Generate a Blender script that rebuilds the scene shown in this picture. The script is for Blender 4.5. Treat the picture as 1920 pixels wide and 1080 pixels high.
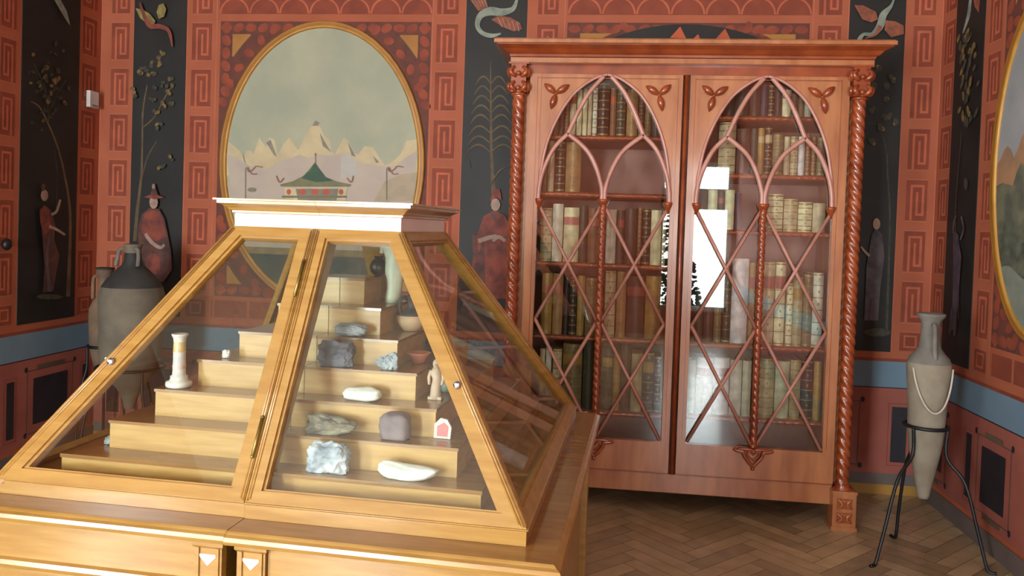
import bpy, bmesh, math, random
from mathutils import Vector, Matrix, noise
random.seed(7)
sc = bpy.context.scene
for o in list(bpy.data.objects): bpy.data.objects.remove(o)
PI = math.pi
# ------------------------------------------------------------------ camera
F_PX, CXP, CYP = 1487.23, 960.2, 464.42
YAW, PITCH, ROLL, EYE = 0.1161, 0.0242, 0.0339, 1.55
fwd = Vector((-math.sin(YAW)*math.cos(PITCH), math.cos(YAW)*math.cos(PITCH), -math.sin(PITCH)))
rt0 = Vector((math.cos(YAW), math.sin(YAW), 0)); up0 = rt0.cross(fwd)
RT = math.cos(ROLL)*rt0 + math.sin(ROLL)*up0
UP = -math.sin(ROLL)*rt0 + math.cos(ROLL)*up0
cd = bpy.data.cameras.new('camera'); cam = bpy.data.objects.new('camera', cd); sc.collection.objects.link(cam)
cam.matrix_world = Matrix(((RT.x, UP.x, -fwd.x, 0), (RT.y, UP.y, -fwd.y, 0), (RT.z, UP.z, -fwd.z, EYE), (0, 0, 0, 1)))
cd.sensor_width = 36; cd.lens = F_PX/1920*36; cd.shift_y = -(540-CYP)/1920; cd.clip_start = .05
sc.camera = cam
# room
YB, XL, XR, YN, ZC = 5.069, -3.456, 1.974, -3.5, 3.75
# ------------------------------------------------------------------ light
w = bpy.data.worlds.new('world'); sc.world = w; w.use_nodes = True
w.node_tree.nodes['Background'].inputs[0].default_value = (.80, .90, 1, 1)
w.node_tree.nodes['Background'].inputs[1].default_value = 1.0
WINDOWS = [(.84, 1.90), (-3.25, -2.25)]      # x ranges of the windows behind the camera
WZ0, WZ1 = .38, 2.66
for i, (a, b) in enumerate(WINDOWS):
    ld = bpy.data.lights.new('daylight_and_fill', 'AREA'); ld.shape = 'RECTANGLE'; ld.size = (b-a+.5, b-a)[i]; ld.size_y = WZ1-WZ0+.4
    ld.energy = (240, 440)[i]; ld.color = (.87, .98, 1.0)
    lo = bpy.data.objects.new('daylight_and_fill', ld); sc.collection.objects.link(lo)
    lo.location = ((a+b)/2, (YN-.75, YN-.30)[i], (WZ0+WZ1)/2+.1); lo.rotation_euler = (PI/2, 0, 0)
FILL_WIN = (-1.9, -.8)                                        # window added for fill light in the left wall, unseen behind the camera
ld = bpy.data.lights.new('daylight_and_fill', 'AREA'); ld.shape = 'RECTANGLE'; ld.size = FILL_WIN[1]-FILL_WIN[0]; ld.size_y = WZ1-WZ0; ld.energy = 420; ld.color = (.87, .98, 1.0)  # lamp added at the side window to fill the right wall and floor
lo = bpy.data.objects.new('daylight_and_fill', ld); sc.collection.objects.link(lo); lo.location = (XL-.30, sum(FILL_WIN)/2, (WZ0+WZ1)/2); lo.rotation_euler = (PI/2, 0, -PI/2)
sc.view_settings.view_transform = 'Standard'; sc.view_settings.look = 'None'
sc.view_settings.exposure = 0.35; sc.view_settings.gamma = 1; sc.view_settings.use_curve_mapping = False

# ------------------------------------------------------------------ materials
def lin(c):
    c = c/255
    return c/12.92 if c <= .04045 else ((c+.055)/1.055)**2.4
def col(rgb): return (lin(rgb[0]), lin(rgb[1]), lin(rgb[2]), 1)
MATS = {}
def mat(name, rgb, rough=.6, var=.12, scale=6, stretch=(1, 1, 1), rgb2=None, spec=.5, metal=0, bump=0, coat=0):
    if name in MATS: return MATS[name]
    m = bpy.data.materials.new(name); m.use_nodes = True; nt = m.node_tree; b = nt.nodes['Principled BSDF']
    b.inputs['Roughness'].default_value = rough; b.inputs['Specular IOR Level'].default_value = spec
    b.inputs['Metallic'].default_value = metal
    if coat: b.inputs['Coat Weight'].default_value = coat; b.inputs['Coat Roughness'].default_value = .12
    c1 = col(rgb); c2 = col(rgb2) if rgb2 else tuple(x*(1-var*2) for x in c1[:3])+(1,)
    tc = nt.nodes.new('ShaderNodeTexCoord'); mp = nt.nodes.new('ShaderNodeMapping'); mp.inputs['Scale'].default_value = stretch
    nz = nt.nodes.new('ShaderNodeTexNoise'); nz.inputs['Scale'].default_value = scale; nz.inputs['Detail'].default_value = 5
    cr = nt.nodes.new('ShaderNodeValToRGB'); cr.color_ramp.elements[0].position = .35; cr.color_ramp.elements[1].position = .65
    cr.color_ramp.elements[0].color = c2; cr.color_ramp.elements[1].color = c1
    nt.links.new(tc.outputs['Object'], mp.inputs[0]); nt.links.new(mp.outputs[0], nz.inputs['Vector'])
    nt.links.new(nz.outputs['Fac'], cr.inputs[0]); nt.links.new(cr.outputs[0], b.inputs['Base Color'])
    if bump:
        bp = nt.nodes.new('ShaderNodeBump'); bp.inputs['Strength'].default_value = bump; bp.inputs['Distance'].default_value = .01
        nt.links.new(nz.outputs['Fac'], bp.inputs['Height']); nt.links.new(bp.outputs[0], b.inputs['Normal'])
    MATS[name] = m; return m
def glass(name, tint=(.95, .97, .95), k=1.6):
    m = bpy.data.materials.new(name); m.use_nodes = True; nt = m.node_tree; nt.nodes.clear()
    out = nt.nodes.new('ShaderNodeOutputMaterial'); mx = nt.nodes.new('ShaderNodeMixShader')
    tr = nt.nodes.new('ShaderNodeBsdfTransparent'); tr.inputs[0].default_value = tint+(1,)
    gl = nt.nodes.new('ShaderNodeBsdfGlossy'); gl.inputs['Roughness'].default_value = .012
    fr = nt.nodes.new('ShaderNodeFresnel'); fr.inputs['IOR'].default_value = 1.5
    mu = nt.nodes.new('ShaderNodeMath'); mu.operation = 'MULTIPLY'; mu.use_clamp = True; mu.inputs[1].default_value = k
    # the pane has no inside: always use the outer index of refraction
    ge = nt.nodes.new('ShaderNodeNewGeometry'); md = nt.nodes.new('ShaderNodeMath'); md.operation = 'MULTIPLY_ADD'
    md.inputs[1].default_value = (1/1.5-1.5); md.inputs[2].default_value = 1.5
    nt.links.new(ge.outputs['Backfacing'], md.inputs[0])
    nt.links.new(md.outputs[0], fr.inputs['IOR'])
    nt.links.new(fr.outputs[0], mu.inputs[0]); nt.links.new(mu.outputs[0], mx.inputs[0])
    nt.links.new(tr.outputs[0], mx.inputs[1]); nt.links.new(gl.outputs[0], mx.inputs[2]); nt.links.new(mx.outputs[0], out.inputs[0])
    return m
GLASS = glass('clear_glass', k=.82); GLASS_B = glass('bookcase_glass', (.96, .97, .96), 2.0)
HONEY = mat('honey_oak', (162, 124, 62), .30, rgb2=(146, 106, 46), scale=7, stretch=(.9, 3, 9), spec=.6, coat=.35)
HONEY_D = mat('honey_oak_shaded_top', (146, 104, 52), .25, rgb2=(128, 88, 42), scale=7, stretch=(.9, 6, 6), spec=.6, coat=.3)  # case oak darkened for flat tops, imitating their look under grazing reflections
STEPM = mat('step_oak_brightened', (186, 150, 88), .35, rgb2=(170, 130, 70), scale=7, stretch=(.9, 3, 9), spec=.5)  # case oak made lighter to offset the light lost through the glass
GROOVE = mat('oak_groove', (140, 82, 34), .5, rgb2=(120, 68, 28))
INLAY = mat('pale_inlay', (236, 222, 214), .4, var=.03)
WHITEC = mat('white_cap_band', (214, 204, 200), .35, rgb2=(204, 192, 190), scale=5)
MAHO = mat('mahogany', (186, 124, 80), .32, rgb2=(160, 98, 60), scale=5, stretch=(3, 3, .6), spec=.6, coat=.4)
MAHO_D = mat('mahogany_carved', (160, 76, 36), .28, rgb2=(128, 54, 24), scale=9, spec=.7, coat=.4)
MAHO_L = mat('mahogany_sky_sheen', (200, 146, 132), .3, rgb2=(180, 124, 108), scale=9, spec=.6)  # lattice mahogany paled to mauve: sky reflection put into the colour
MAHO_I = mat('mahogany_inside_lit', (180, 140, 128), .6, rgb2=(160, 122, 110), scale=4)  # inside wood lightened, with the reflected light mixed into its colour
BRASS = mat('brass', (150, 130, 70), .35, metal=.8, rgb2=(110, 96, 50)); CHROME = mat('chrome', (205, 210, 220), .2, metal=.9, rgb2=(150, 155, 170))
IRON = mat('black_iron', (22, 24, 30), .45, rgb2=(12, 13, 17))

# ------------------------------------------------------------------ mesh builder
class MB:
    def __init__(s): s.v = []; s.f = []; s.m = []; s.mats = []; s.sm = []; s.smooth = False
    def mi(s, m):
        if m not in s.mats: s.mats.append(m)
        return s.mats.index(m)
    def face(s, idx, m): s.f.append(idx); s.m.append(s.mi(m)); s.sm.append(s.smooth)
    def poly(s, pts, m):
        n = len(s.v); s.v += [tuple(p) for p in pts]; s.face(list(range(n, n+len(pts))), m)
    def box(s, a, b, m, T=None):
        (x0, y0, z0), (x1, y1, z1) = [tuple(min(p, q) for p, q in zip(a, b)), tuple(max(p, q) for p, q in zip(a, b))]
        P = [(x0, y0, z0), (x1, y0, z0), (x1, y1, z0), (x0, y1, z0), (x0, y0, z1), (x1, y0, z1), (x1, y1, z1), (x0, y1, z1)]
        if T: P = [tuple(T @ Vector(p)) for p in P]
        n = len(s.v); s.v += P
        for q in ((0, 3, 2, 1), (4, 5, 6, 7), (0, 1, 5, 4), (1, 2, 6, 5), (2, 3, 7, 6), (3, 0, 4, 7)): s.face([n+i for i in q], m)
        return s
    def extr(s, pts, d, m):           # closed outline pts (3d) extruded by vector d
        n = len(s.v); k = len(pts); d = Vector(d)
        s.v += [tuple(p) for p in pts]+[tuple(Vector(p)+d) for p in pts]
        s.face([n+i for i in range(k)][::-1], m); s.face([n+k+i for i in range(k)], m)
        for i in range(k): s.face([n+i, n+(i+1) % k, n+k+(i+1) % k, n+k+i], m)
        return s
    def tube(s, pts, r, m, n=8, cap=True, flat=None, closed=False):
        pts = [Vector(p) for p in pts]; rs = r if isinstance(r, (list, tuple)) else [r]*len(pts); base = len(s.v); K = len(pts)
        old = s.smooth; s.smooth = True; u = None
        for i, p in enumerate(pts):
            if closed: t = pts[(i+1) % K]-pts[i-1]
            else: t = pts[min(i+1, K-1)]-pts[max(i-1, 0)]
            t.normalize()
            if u is None:
                u = t.orthogonal() if abs(t.z) > .9 or flat is None else t.cross(Vector(flat))
                if flat is not None and t.cross(Vector(flat)).length > 1e-4: u = t.cross(Vector(flat))
            u = (u-t*u.dot(t)).normalized(); v = t.cross(u)
            for j in range(n):
                a = 2*PI*j/n; s.v.append(tuple(p+rs[i]*(math.cos(a)*u+math.sin(a)*v)))
        for i in range(K if closed else K-1):
            i2 = (i+1) % K
            for j in range(n): s.face([base+i*n+j, base+i*n+(j+1) % n, base+i2*n+(j+1) % n, base+i2*n+j], m)
        if cap and not closed: s.face([base+j for j in range(n)][::-1], m); s.face([base+(K-1)*n+j for j in range(n)], m)
        s.smooth = old; return s
    def lathe(s, prof, c, m, n=32, mf=None):   # prof [(r,z)]
        base = len(s.v); old = s.smooth; s.smooth = True
        for r, z in prof:
            for j in range(n): a = 2*PI*j/n; s.v.append((c[0]+r*math.cos(a), c[1]+r*math.sin(a), c[2]+z))
        for i in range(len(prof)-1):
            mm = mf(prof[i][1]) if mf else m
            for j in range(n): s.face([base+i*n+j, base+i*n+(j+1) % n, base+(i+1)*n+(j+1) % n, base+(i+1)*n+j], mm)
        s.face([base+j for j in range(n)][::-1], m); s.face([base+(len(prof)-1)*n+j for j in range(n)], m)
        s.smooth = old; return s
    def twist(s, c, z0, z1, R, m, k=74, lobes=4, amp=.13, step=.007, n=18, axis='z'):
        base = len(s.v); old = s.smooth; s.smooth = True; N = max(2, int((z1-z0)/step))
        for i in range(N+1):
            z = z0+(z1-z0)*i/N
            for j in range(n):
                a = 2*PI*j/n; r = R*(1-amp+amp*2*abs(math.cos((lobes*a+k*z)/2)))
                if axis == 'z': s.v.append((c[0]+r*math.cos(a), c[1]+r*math.sin(a), z))
                else: s.v.append((z, c[0]+r*math.cos(a), c[1]+r*math.sin(a)))
        for i in range(N):
            for j in range(n): s.face([base+i*n+j, base+i*n+(j+1) % n, base+(i+1)*n+(j+1) % n, base+(i+1)*n+j], m)
        s.face([base+j for j in range(n)][::-1], m); s.face([base+N*n+j for j in range(n)], m)
        s.smooth = old; return s
    def mould(s, x0, x1, y0, y1, prof, m, out=(1, 1, 1, 1)):   # mitred moulding round a rectangle; prof [(outset,z)] bottom to top
        base = len(s.v)
        for o, z in prof:
            s.v += [(x0-o*out[0], y0-o*out[2], z), (x1+o*out[1], y0-o*out[2], z), (x1+o*out[1], y1+o*out[3], z), (x0-o*out[0], y1+o*out[3], z)]
        for i in range(len(prof)-1):
            for j in range(4): s.face([base+i*4+j, base+i*4+(j+1) % 4, base+(i+1)*4+(j+1) % 4, base+(i+1)*4+j], m)
        s.face([base+3, base+2, base+1, base], m); t = base+4*(len(prof)-1); s.face([t, t+1, t+2, t+3], m)
        return s
    def ball(s, c, r, m, sub=2, f=None):
        bm = bmesh.new(); bmesh.ops.create_icosphere(bm, subdivisions=sub, radius=1); n = len(s.v); old = s.smooth; s.smooth = True
        r = r if isinstance(r, (list, tuple)) else (r, r, r)
        for v in bm.verts:
            p = v.co.copy()
            if f: p = f(p)
            s.v.append((c[0]+p.x*r[0], c[1]+p.y*r[1], c[2]+p.z*r[2]))
        for fc in bm.faces: s.face([n+v.index for v in fc.verts], m)
        bm.free(); s.smooth = old; return s
    def build(s, name, parent=None, normals=True, bevel=0):
        me = bpy.data.meshes.new(name); me.from_pydata(s.v, [], s.f)
        for m in s.mats: me.materials.append(m)
        for p, i, q in zip(me.polygons, s.m, s.sm): p.material_index = i; p.use_smooth = q
        if normals:
            bm = bmesh.new(); bm.from_mesh(me); bmesh.ops.recalc_face_normals(bm, faces=bm.faces[:]); bm.to_mesh(me); bm.free()
        o = bpy.data.objects.new(name, me); sc.collection.objects.link(o)
        if parent: o.parent = parent
        if bevel:
            b = o.modifiers.new('bevel', 'BEVEL'); b.width = bevel; b.segments = 2; b.limit_method = 'ANGLE'
        return o
def tag(o, label=None, cat=None, group=None, kind=None):
    if label: o['label'] = label
    if cat: o['category'] = cat
    if group: o['group'] = group
    if kind: o['kind'] = kind
    return o
def empty(name, loc, rz=0, parent=None):
    o = bpy.data.objects.new(name, None); sc.collection.objects.link(o); o.location = loc; o.rotation_euler = (0, 0, rz)
    o.empty_display_size = .1
    if parent: o.parent = parent
    return o
# a photograph pixel to the point where its line of sight meets the plane axis = val
def hit(u, w_, ax, val):
    d = fwd+(u-CXP)/F_PX*RT-(w_-CYP)/F_PX*UP; C = Vector((0, 0, EYE))
    return C+d*((val-C[ax])/d[ax])

# ------------------------------------------------------------------ painted walls
RED = mat('painted_terracotta', (176, 98, 68), .75, rgb2=(164, 88, 60), scale=3)
REDL = mat('painted_terracotta_line', (194, 116, 88), .75, rgb2=(180, 102, 76), scale=5)
REDD = mat('painted_dark_red', (144, 70, 48), .75, rgb2=(126, 60, 42), scale=9)
KEY = mat('painted_key_line', (192, 104, 74), .75, rgb2=(174, 90, 62), scale=9)
BLOB = mat('painted_scroll_red', (156, 76, 50), .75, rgb2=(128, 62, 46), scale=12)
FIELD = mat('painted_scroll_ground', (112, 62, 50), .75, rgb2=(92, 56, 48), scale=14)
TAN = mat('painted_tan', (178, 128, 66), .75, rgb2=(162, 112, 58), scale=6)
BLUE = mat('painted_blue_band', (116, 144, 164), .7, rgb2=(104, 132, 152), scale=3)
BLACK = mat('painted_black', (34, 34, 32), .6, rgb2=(24, 24, 23), scale=4)
DARK = mat('painted_dark_panel', (40, 38, 46), .6, rgb2=(30, 29, 36), scale=8)
PINK = mat('dado_pink', (164, 94, 80), .75, rgb2=(150, 84, 74), scale=5)
GREEN = mat('dado_olive_bar', (104, 84, 66), .75)
GREY = mat('base_grey', (112, 100, 96), .7, rgb2=(98, 90, 86), scale=5)
YELL = mat('base_ochre', (176, 132, 60), .6, rgb2=(158, 116, 50), scale=6)
Z0, PZ = 2.8862, .3097
class Wall:
    """one wall: s runs along it, d is how far a painted coat lies in front of it"""
    def __init__(s, P): s.P = P; s.b = MB()
    def rect(s, a, b, z0, z1, d, m): s.b.poly([s.P(a, z0, d), s.P(b, z0, d), s.P(b, z1, d), s.P(a, z1, d)], m)
    def poly(s, pts, d, m): s.b.poly([s.P(p[0], p[1], d) for p in pts], m)
    def line(s, pts, wd, d, m):
        for k, (a, b) in enumerate(zip(pts[:-1], pts[1:])):
            dx, dz = b[0]-a[0], b[1]-a[1]; L = math.hypot(dx, dz) or 1; nx, nz = -dz/L*wd/2, dx/L*wd/2; ex, ez = dx/L*wd/2, dz/L*wd/2
            s.poly([(a[0]-ex+nx, a[1]-ez+nz), (b[0]+ex+nx, b[1]+ez+nz), (b[0]+ex-nx, b[1]+ez-nz), (a[0]-ex-nx, a[1]-ez-nz)], d+.00006*(k % 12), m)
    def ring(s, c, r0, r1, a0, a1, d, m, n=16):
        for i in range(n):
            p = a0+(a1-a0)*i/n; q = a0+(a1-a0)*(i+1)/n
            s.poly([(c[0]+r0*math.cos(p), c[1]+r0*math.sin(p)), (c[0]+r1*math.cos(p), c[1]+r1*math.sin(p)), (c[0]+r1*math.cos(q), c[1]+r1*math.sin(q)), (c[0]+r0*math.cos(q), c[1]+r0*math.sin(q))], d, m)
    def disc(s, c, rx, rz, d, m, n=14, a=0):
        s.poly([(c[0]+rx*math.cos(2*PI*i/n)*math.cos(a)-rz*math.sin(2*PI*i/n)*math.sin(a), c[1]+rx*math.cos(2*PI*i/n)*math.sin(a)+rz*math.sin(2*PI*i/n)*math.cos(a)) for i in range(n)], d, m)
    def strip(s, a, b, q0, q1, fl=1):
        s.rect(a, a+.006*(1 if b > a else -1), .83, ZC-.1, .0012, REDL); s.rect(b, b-.006*(1 if b > a else -1), .83, ZC-.1, .0012, REDL)
        for i in range(-3, 6):
            zt = Z0-i*PZ-.033; zb = zt-PZ+.066
            if zt > ZC: continue
            s.key(q0, q1, zb, zt)
        s.rect(q0, q1, .885, 1.0, .001, REDD)
        cx_, r = (q0+q1)/2, min(abs(q1-q0)*.27, .035)
        s.line([(cx_-r, .943-r), (cx_+r, .943-r), (cx_+r, .943+r), (cx_-r, .943+r), (cx_-r, .943-r)], .010, .002, KEY)
        for i in range(-3, 7):
            z = Z0-i*PZ; s.rect(q0, q1, z+.026, z+.029, .0014, REDL); s.rect(q0, q1, z-.029, z-.026, .0014, REDL)
    def key(s, q0, q1, zb, zt):
        W_ = q1-q0; H_ = zt-zb
        s.rect(q0, q1, zb, zt, .001, REDD)
        X = lambda t: q0+W_*t; Z = lambda t: zb+H_*t
        s.line([(X(.25), Z(.03)), (X(.25), Z(.86)), (X(.80), Z(.86)), (X(.80), Z(.15)), (X(.52), Z(.15)), (X(.52), Z(.68))], .014, .002, KEY)
    def dado(s, a, b):                      # blue band and skirting between a and b
        s.rect(a, b, .816, .835, .003, REDD); s.rect(a, b, .835, .875, .002, RED)
        s.rect(a, b, .658, .816, .002, BLUE); s.rect(a, b, .652, .658, .003, DARK)
        s.rect(a, b, .127, .652, .002, PINK)
    def dado_panel(s, a, b, z0=.225, z1=.515):
        e = .05*(1 if b > a else -1)
        s.rect(a, b, z0, z1, .005, DARK)
        for (p, q, r, t) in ((a-e, b+e, z0-.05, z1+.05),):
            s.line([(p, r), (q, r), (q, t), (p, t), (p, r)], .006, .004, GREEN)
        s.rect(a+e*.6, b-e*.6, z1+.052, z1+.078, .005, GREEN); s.rect(a+e*.6, b-e*.6, z0-.078, z0-.052, .005, GREEN)
        for p in (a-e*1.3, b+e*1.3):
            for t in (z0-.055, z1+.062): s.disc((p, t), .013, .017, .006, DARK)
    def dado_slit(s, a, b, z0=.2, z1=.54):
        s.rect(a, b, z0, z1, .005, DARK); e = .018*(1 if b > a else -1); s.line([(a-e, z0-.02), (b+e, z0-.02), (b+e, z1+.02), (a-e, z1+.02), (a-e, z0-.02)], .004, .004, REDD)
    def scallops(s, a, b, n):
        s.rect(a, b, 2.917, 3.17, .0008, REDD); st = (b-a)/n
        for row in range(2):
            for i in range(n+row):
                c = (a+st*(i+.5-.5*row), 2.922+row*.12); r = abs(st)*.5
                if row and (i == 0 or i == n): continue
                s.ring(c, r-.013, r-.001, 0, PI, .0016+.0003*row, KEY)
        s.rect(a, b, 3.17, 3.24, .002, RED)
    def field(s, a, b, z0, z1, c, ra, rb, both=True):     # scrolls and tan corners round an oval
        s.rect(a, b, z0, z1, .0008, FIELD)
        L = [(c[0]+(ra+.055)*math.cos(t), c[1]+(rb+.055)*math.sin(t)) for t in [2*PI*i/46 for i in range(46)]]
        lo, hi = min(a, b)+.02, max(a, b)-.02
        for i, p in enumerate(L):
            if lo < p[0] < hi and z0+.02 < p[1] < z1-.02: s.disc(p, .036, .026, .0012+.0001*(i % 3), BLOB, 10, i*.9)
        n = 9
        for k in range(n):
            for x_ in (min(a, b)+.042, max(a, b)-.042):
                for sg in (-1, 1):
                    zc = z0+.042+k*.085 if sg < 0 else z1-.042-k*.085
                    if abs(zc-c[1]) > rb*.42: s.disc((x_, zc), .030, .040, .00172, BLOB, 10, (k % 2)*.6)
            for zc in (z0+.042, z1-.042):
                for sg in (-1, 1):
                    x_ = (min(a, b)+.042+k*.085) if sg < 0 else (max(a, b)-.042-k*.085)
                    if abs(x_-c[0]) > ra*.35: s.disc((x_, zc), .040, .028, .00193+.00002*k, BLOB, 10, (k % 2)*.5)
        for sx in (-1, 1):
            for sz in (-1, 1):
                if sz < 0 and not both: continue
                cx0 = (max(a, b)-.085) if sx > 0 else (min(a, b)+.085); cz0 = (z1-.085) if sz > 0 else (z0+.085)
                pts = [(cx0, cz0)]; A, B = ra+.125, rb+.125; seg = []
                for i in range(60):
                    t = PI/2*i/59; p = (c[0]+sx*A*math.cos(t), c[1]+sz*B*math.sin(t))
                    if (p[0]-cx0)*sx < 0 and (p[1]-cz0)*sz < 0: seg.append(p)
                if len(seg) > 3:
                    s.poly([(cx0, cz0), (cx0, seg[0][1])]+seg+[(seg[-1][0], cz0)], .0022, TAN)
                    s.line(seg, .007, .0026, GREEN)
    def build(s, name, base, d): # base: solid slab behind the paint
        s.b.box(base, d, RED); o = s.b.build(name, normals=False); tag(o, kind='structure'); return o
# back wall
wb = Wall(lambda s, z, d: (s, YB-d, z))
for a, b, q0, q1 in ((-3.456, -3.215, -3.379, -3.25), (-2.84, -2.625, -2.801, -2.661), (-1.16, -.938, -1.13, -.99), (-.544, -.30, -.475, -.345), (1.215, 1.43, 1.249, 1.385), (1.755, 1.974, 1.806, 1.928)):
    wb.strip(a, b, q0, q1)
wb.field(-2.60, -1.165, 1.03, 2.868, (-1.88, 1.935), .70, .935); wb.scallops(-2.61, -1.16, 7)
wb.rect(-.285, 1.2, 1.03, 2.868, .0008, FIELD); wb.scallops(-.285, 1.21, 7)
for i in range(17): wb.disc((-.24+i*.087, 2.828), .040, .026, .0017, BLOB, 10, (i % 2)*.5)
arch = [(.455+.80*math.cos(t), 2.36+.50*math.sin(t)) for t in [PI*i/30 for i in range(31)]]
wb.poly([(1.2, 1.4)]+arch+[(-.285, 1.4)], .0024, BLACK)
for i in range(24):
    t = PI*(i+.5)/24; p = (.455+.86*math.cos(t), 2.36+.54*math.sin(t))
    if -.26 < p[0] < 1.17 and p[1] < 2.85: wb.disc(p, .035, .024, .0019, BLOB, 10, i)
for sx in (-1, 1):
    x_ = .4575+sx*.66; wb.poly([(x_, 2.80), (x_-sx*.20, 2.80), (x_-sx*.08, 2.74), (x_, 2.66)], .0026, TAN)
PAINT_O = mat('paint_orange', (196, 96, 60), .7)
for (uu, ww) in ((1272, 62), (1356, 66), (1306, 70)):
    p = hit(uu, ww, 1, YB); k = .5 if uu == 1306 else 1; wb.poly([(p.x-.05*k, p.z-.03*k), (p.x+.05*k, p.z-.035*k), (p.x+.01, p.z+.04*k)], .0032, PAINT_O)
wb.rect(-2.62, -1.16, .885, 1.0, .001, REDD); wb.rect(-.29, 1.21, .885, 1.0, .001, REDD)
for i in range(6):
    x_ = -2.60+i*.245; wb.rect(x_-.012, x_+.006, .885, 1.0, .002, RED)
wb.dado(XL, XR)
for a, b in ((1.24, 1.54), (-3.1, -2.8), (-2.3, -1.9), (-1.3, -.9), (-.1, .3), (.5, .9)): wb.dado_panel(a, b)
for a, b in ((1.78, 1.87), (-3.36, -3.27), (-2.62, -2.55), (-1.65, -1.58), (-.55, -.48)): wb.dado_slit(a, b)
wb.rect(XL, XR, .06, .127, .004, GREY); wb.rect(XL, XR, 0, .06, .006, YELL)
wb.build('wall_back', (XL-.2, YB, 0), (XR+.2, YB+.2, ZC))
# right wall
wr = Wall(lambda s, z, d: (XR-d, s, z))
for a, b, q0, q1 in ((5.069, 4.868, 5.023, 4.889), (4.516, 4.30, 4.463, 4.335), (3.45, 3.24, 3.42, 3.28), (2.80, 2.58, 2.76, 2.62)): wr.strip(a, b, q0, q1)
wr.field(3.46, 4.29, 1.03, 2.868, (3.878, 1.93), .47, .83); wr.scallops(4.29, 3.46, 4)
wr.rect(4.29, 3.46, .885, 1.0, .001, REDD)
for i in range(4): x_ = 4.29-i*.22; wr.rect(x_-.02, x_, .885, 1.0, .002, RED)
wr.dado(YN, YB)
for a, b in ((4.08, 4.324), (4.80, 4.97), (3.2, 3.6), (2.4, 2.8)): wr.dado_panel(a, b)
for a, b in ((4.44, 4.50), (3.78, 3.84), (2.95, 3.02)): wr.dado_slit(a, b)
wr.rect(YN, YB, 0, .10, .006, GREY)
wr.build('wall_right', (XR, YN, 0), (XR+.2, YB+.2, ZC))
# left wall
wl = Wall(lambda s, z, d: (XL+d, s, z))
for a, b, q0, q1 in ((5.069, 4.842, 5.021, 4.879), (4.329, 4.12, 4.287, 4.172), (2.7, 2.5, 2.66, 2.54)): wl.strip(a, b, q0, q1)
wl.field(2.72, 4.10, 1.03, 2.868, (3.41, 1.93), .66, .90)
wl.dado(FILL_WIN[1], YB); wl.dado(YN, FILL_WIN[0])
for a, b in ((4.478, 4.79), (3.75, 4.1), (3.0, 3.4)): wl.dado_panel(a, b, .245, .53)
for a, b in ((4.259, 4.318), (4.94, 5.0), (3.55, 3.6)): wl.dado_slit(a, b)
wl.rect(FILL_WIN[1], YB, 0, .10, .006, GREY); wl.rect(YN, FILL_WIN[0], 0, .10, .006, GREY)
for P_, Q_ in (((XL-.2, YN, 0), (XL-.0005, FILL_WIN[0], ZC)), ((XL-.2, FILL_WIN[0], 0), (XL-.0005, FILL_WIN[1], WZ0)), ((XL-.2, FILL_WIN[0], WZ1), (XL-.0005, FILL_WIN[1], ZC))): wl.b.box(P_, Q_, RED)
wl.build('wall_left', (XL-.2, FILL_WIN[1], 0), (XL, YB+.2, ZC))
# wall behind the camera, with its windows
b = MB(); xs = [XL-.2]+[t for p in sorted(WINDOWS) for t in p]+[XR+.2]
for i in range(0, len(xs), 2): b.box((xs[i], YN-.25, 0), (xs[i+1], YN, ZC), RED)
for (a, c) in WINDOWS: b.box((a, YN-.25, 0), (c, YN, WZ0), RED); b.box((a, YN-.25, WZ1), (c, YN, ZC), RED)
tag(b.build('wall_front'), kind='structure')
WHITEP = mat('white_paint', (226, 226, 222), .5)
for i, (a, c) in enumerate(WINDOWS):
    b = MB()
    for t in (a+.02, c-.02): b.box((t-.03, YN-.14, WZ0), (t+.03, YN-.08, WZ1), WHITEP)
    for t, hh in ((WZ0+.03, .035), (2.10, .16 if i == 0 else .035), (WZ1-.03, .035)): b.box((a, YN-.14, t-hh), (c, YN-.08, t+hh), WHITEP)
    if i: b.box(((a+c)/2-.02, YN-.14, WZ0), ((a+c)/2+.02, YN-.08, WZ1), WHITEP)
    o = b.build('window_%d' % (i+1)); tag(o, kind='structure')
b = MB()
for t in (FILL_WIN[0]+.02, sum(FILL_WIN)/2, FILL_WIN[1]-.02): b.box((XL-.14, t-.025, WZ0), (XL-.08, t+.025, WZ1), WHITEP)
for t in (WZ0+.03, 2.04, WZ1-.03): b.box((XL-.14, FILL_WIN[0], t-.03), (XL-.08, FILL_WIN[1], t+.03), WHITEP)
tag(b.build('window_3'), kind='structure')  # frame of the invented side window around the fill lamp
b = MB().box((XL-.2, YN-.25, ZC), (XR+.2, YB+.2, ZC+.15), mat('ceiling_plaster', (202, 196, 182), .8, var=.03)); tag(b.build('ceiling'), kind='structure')
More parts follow.
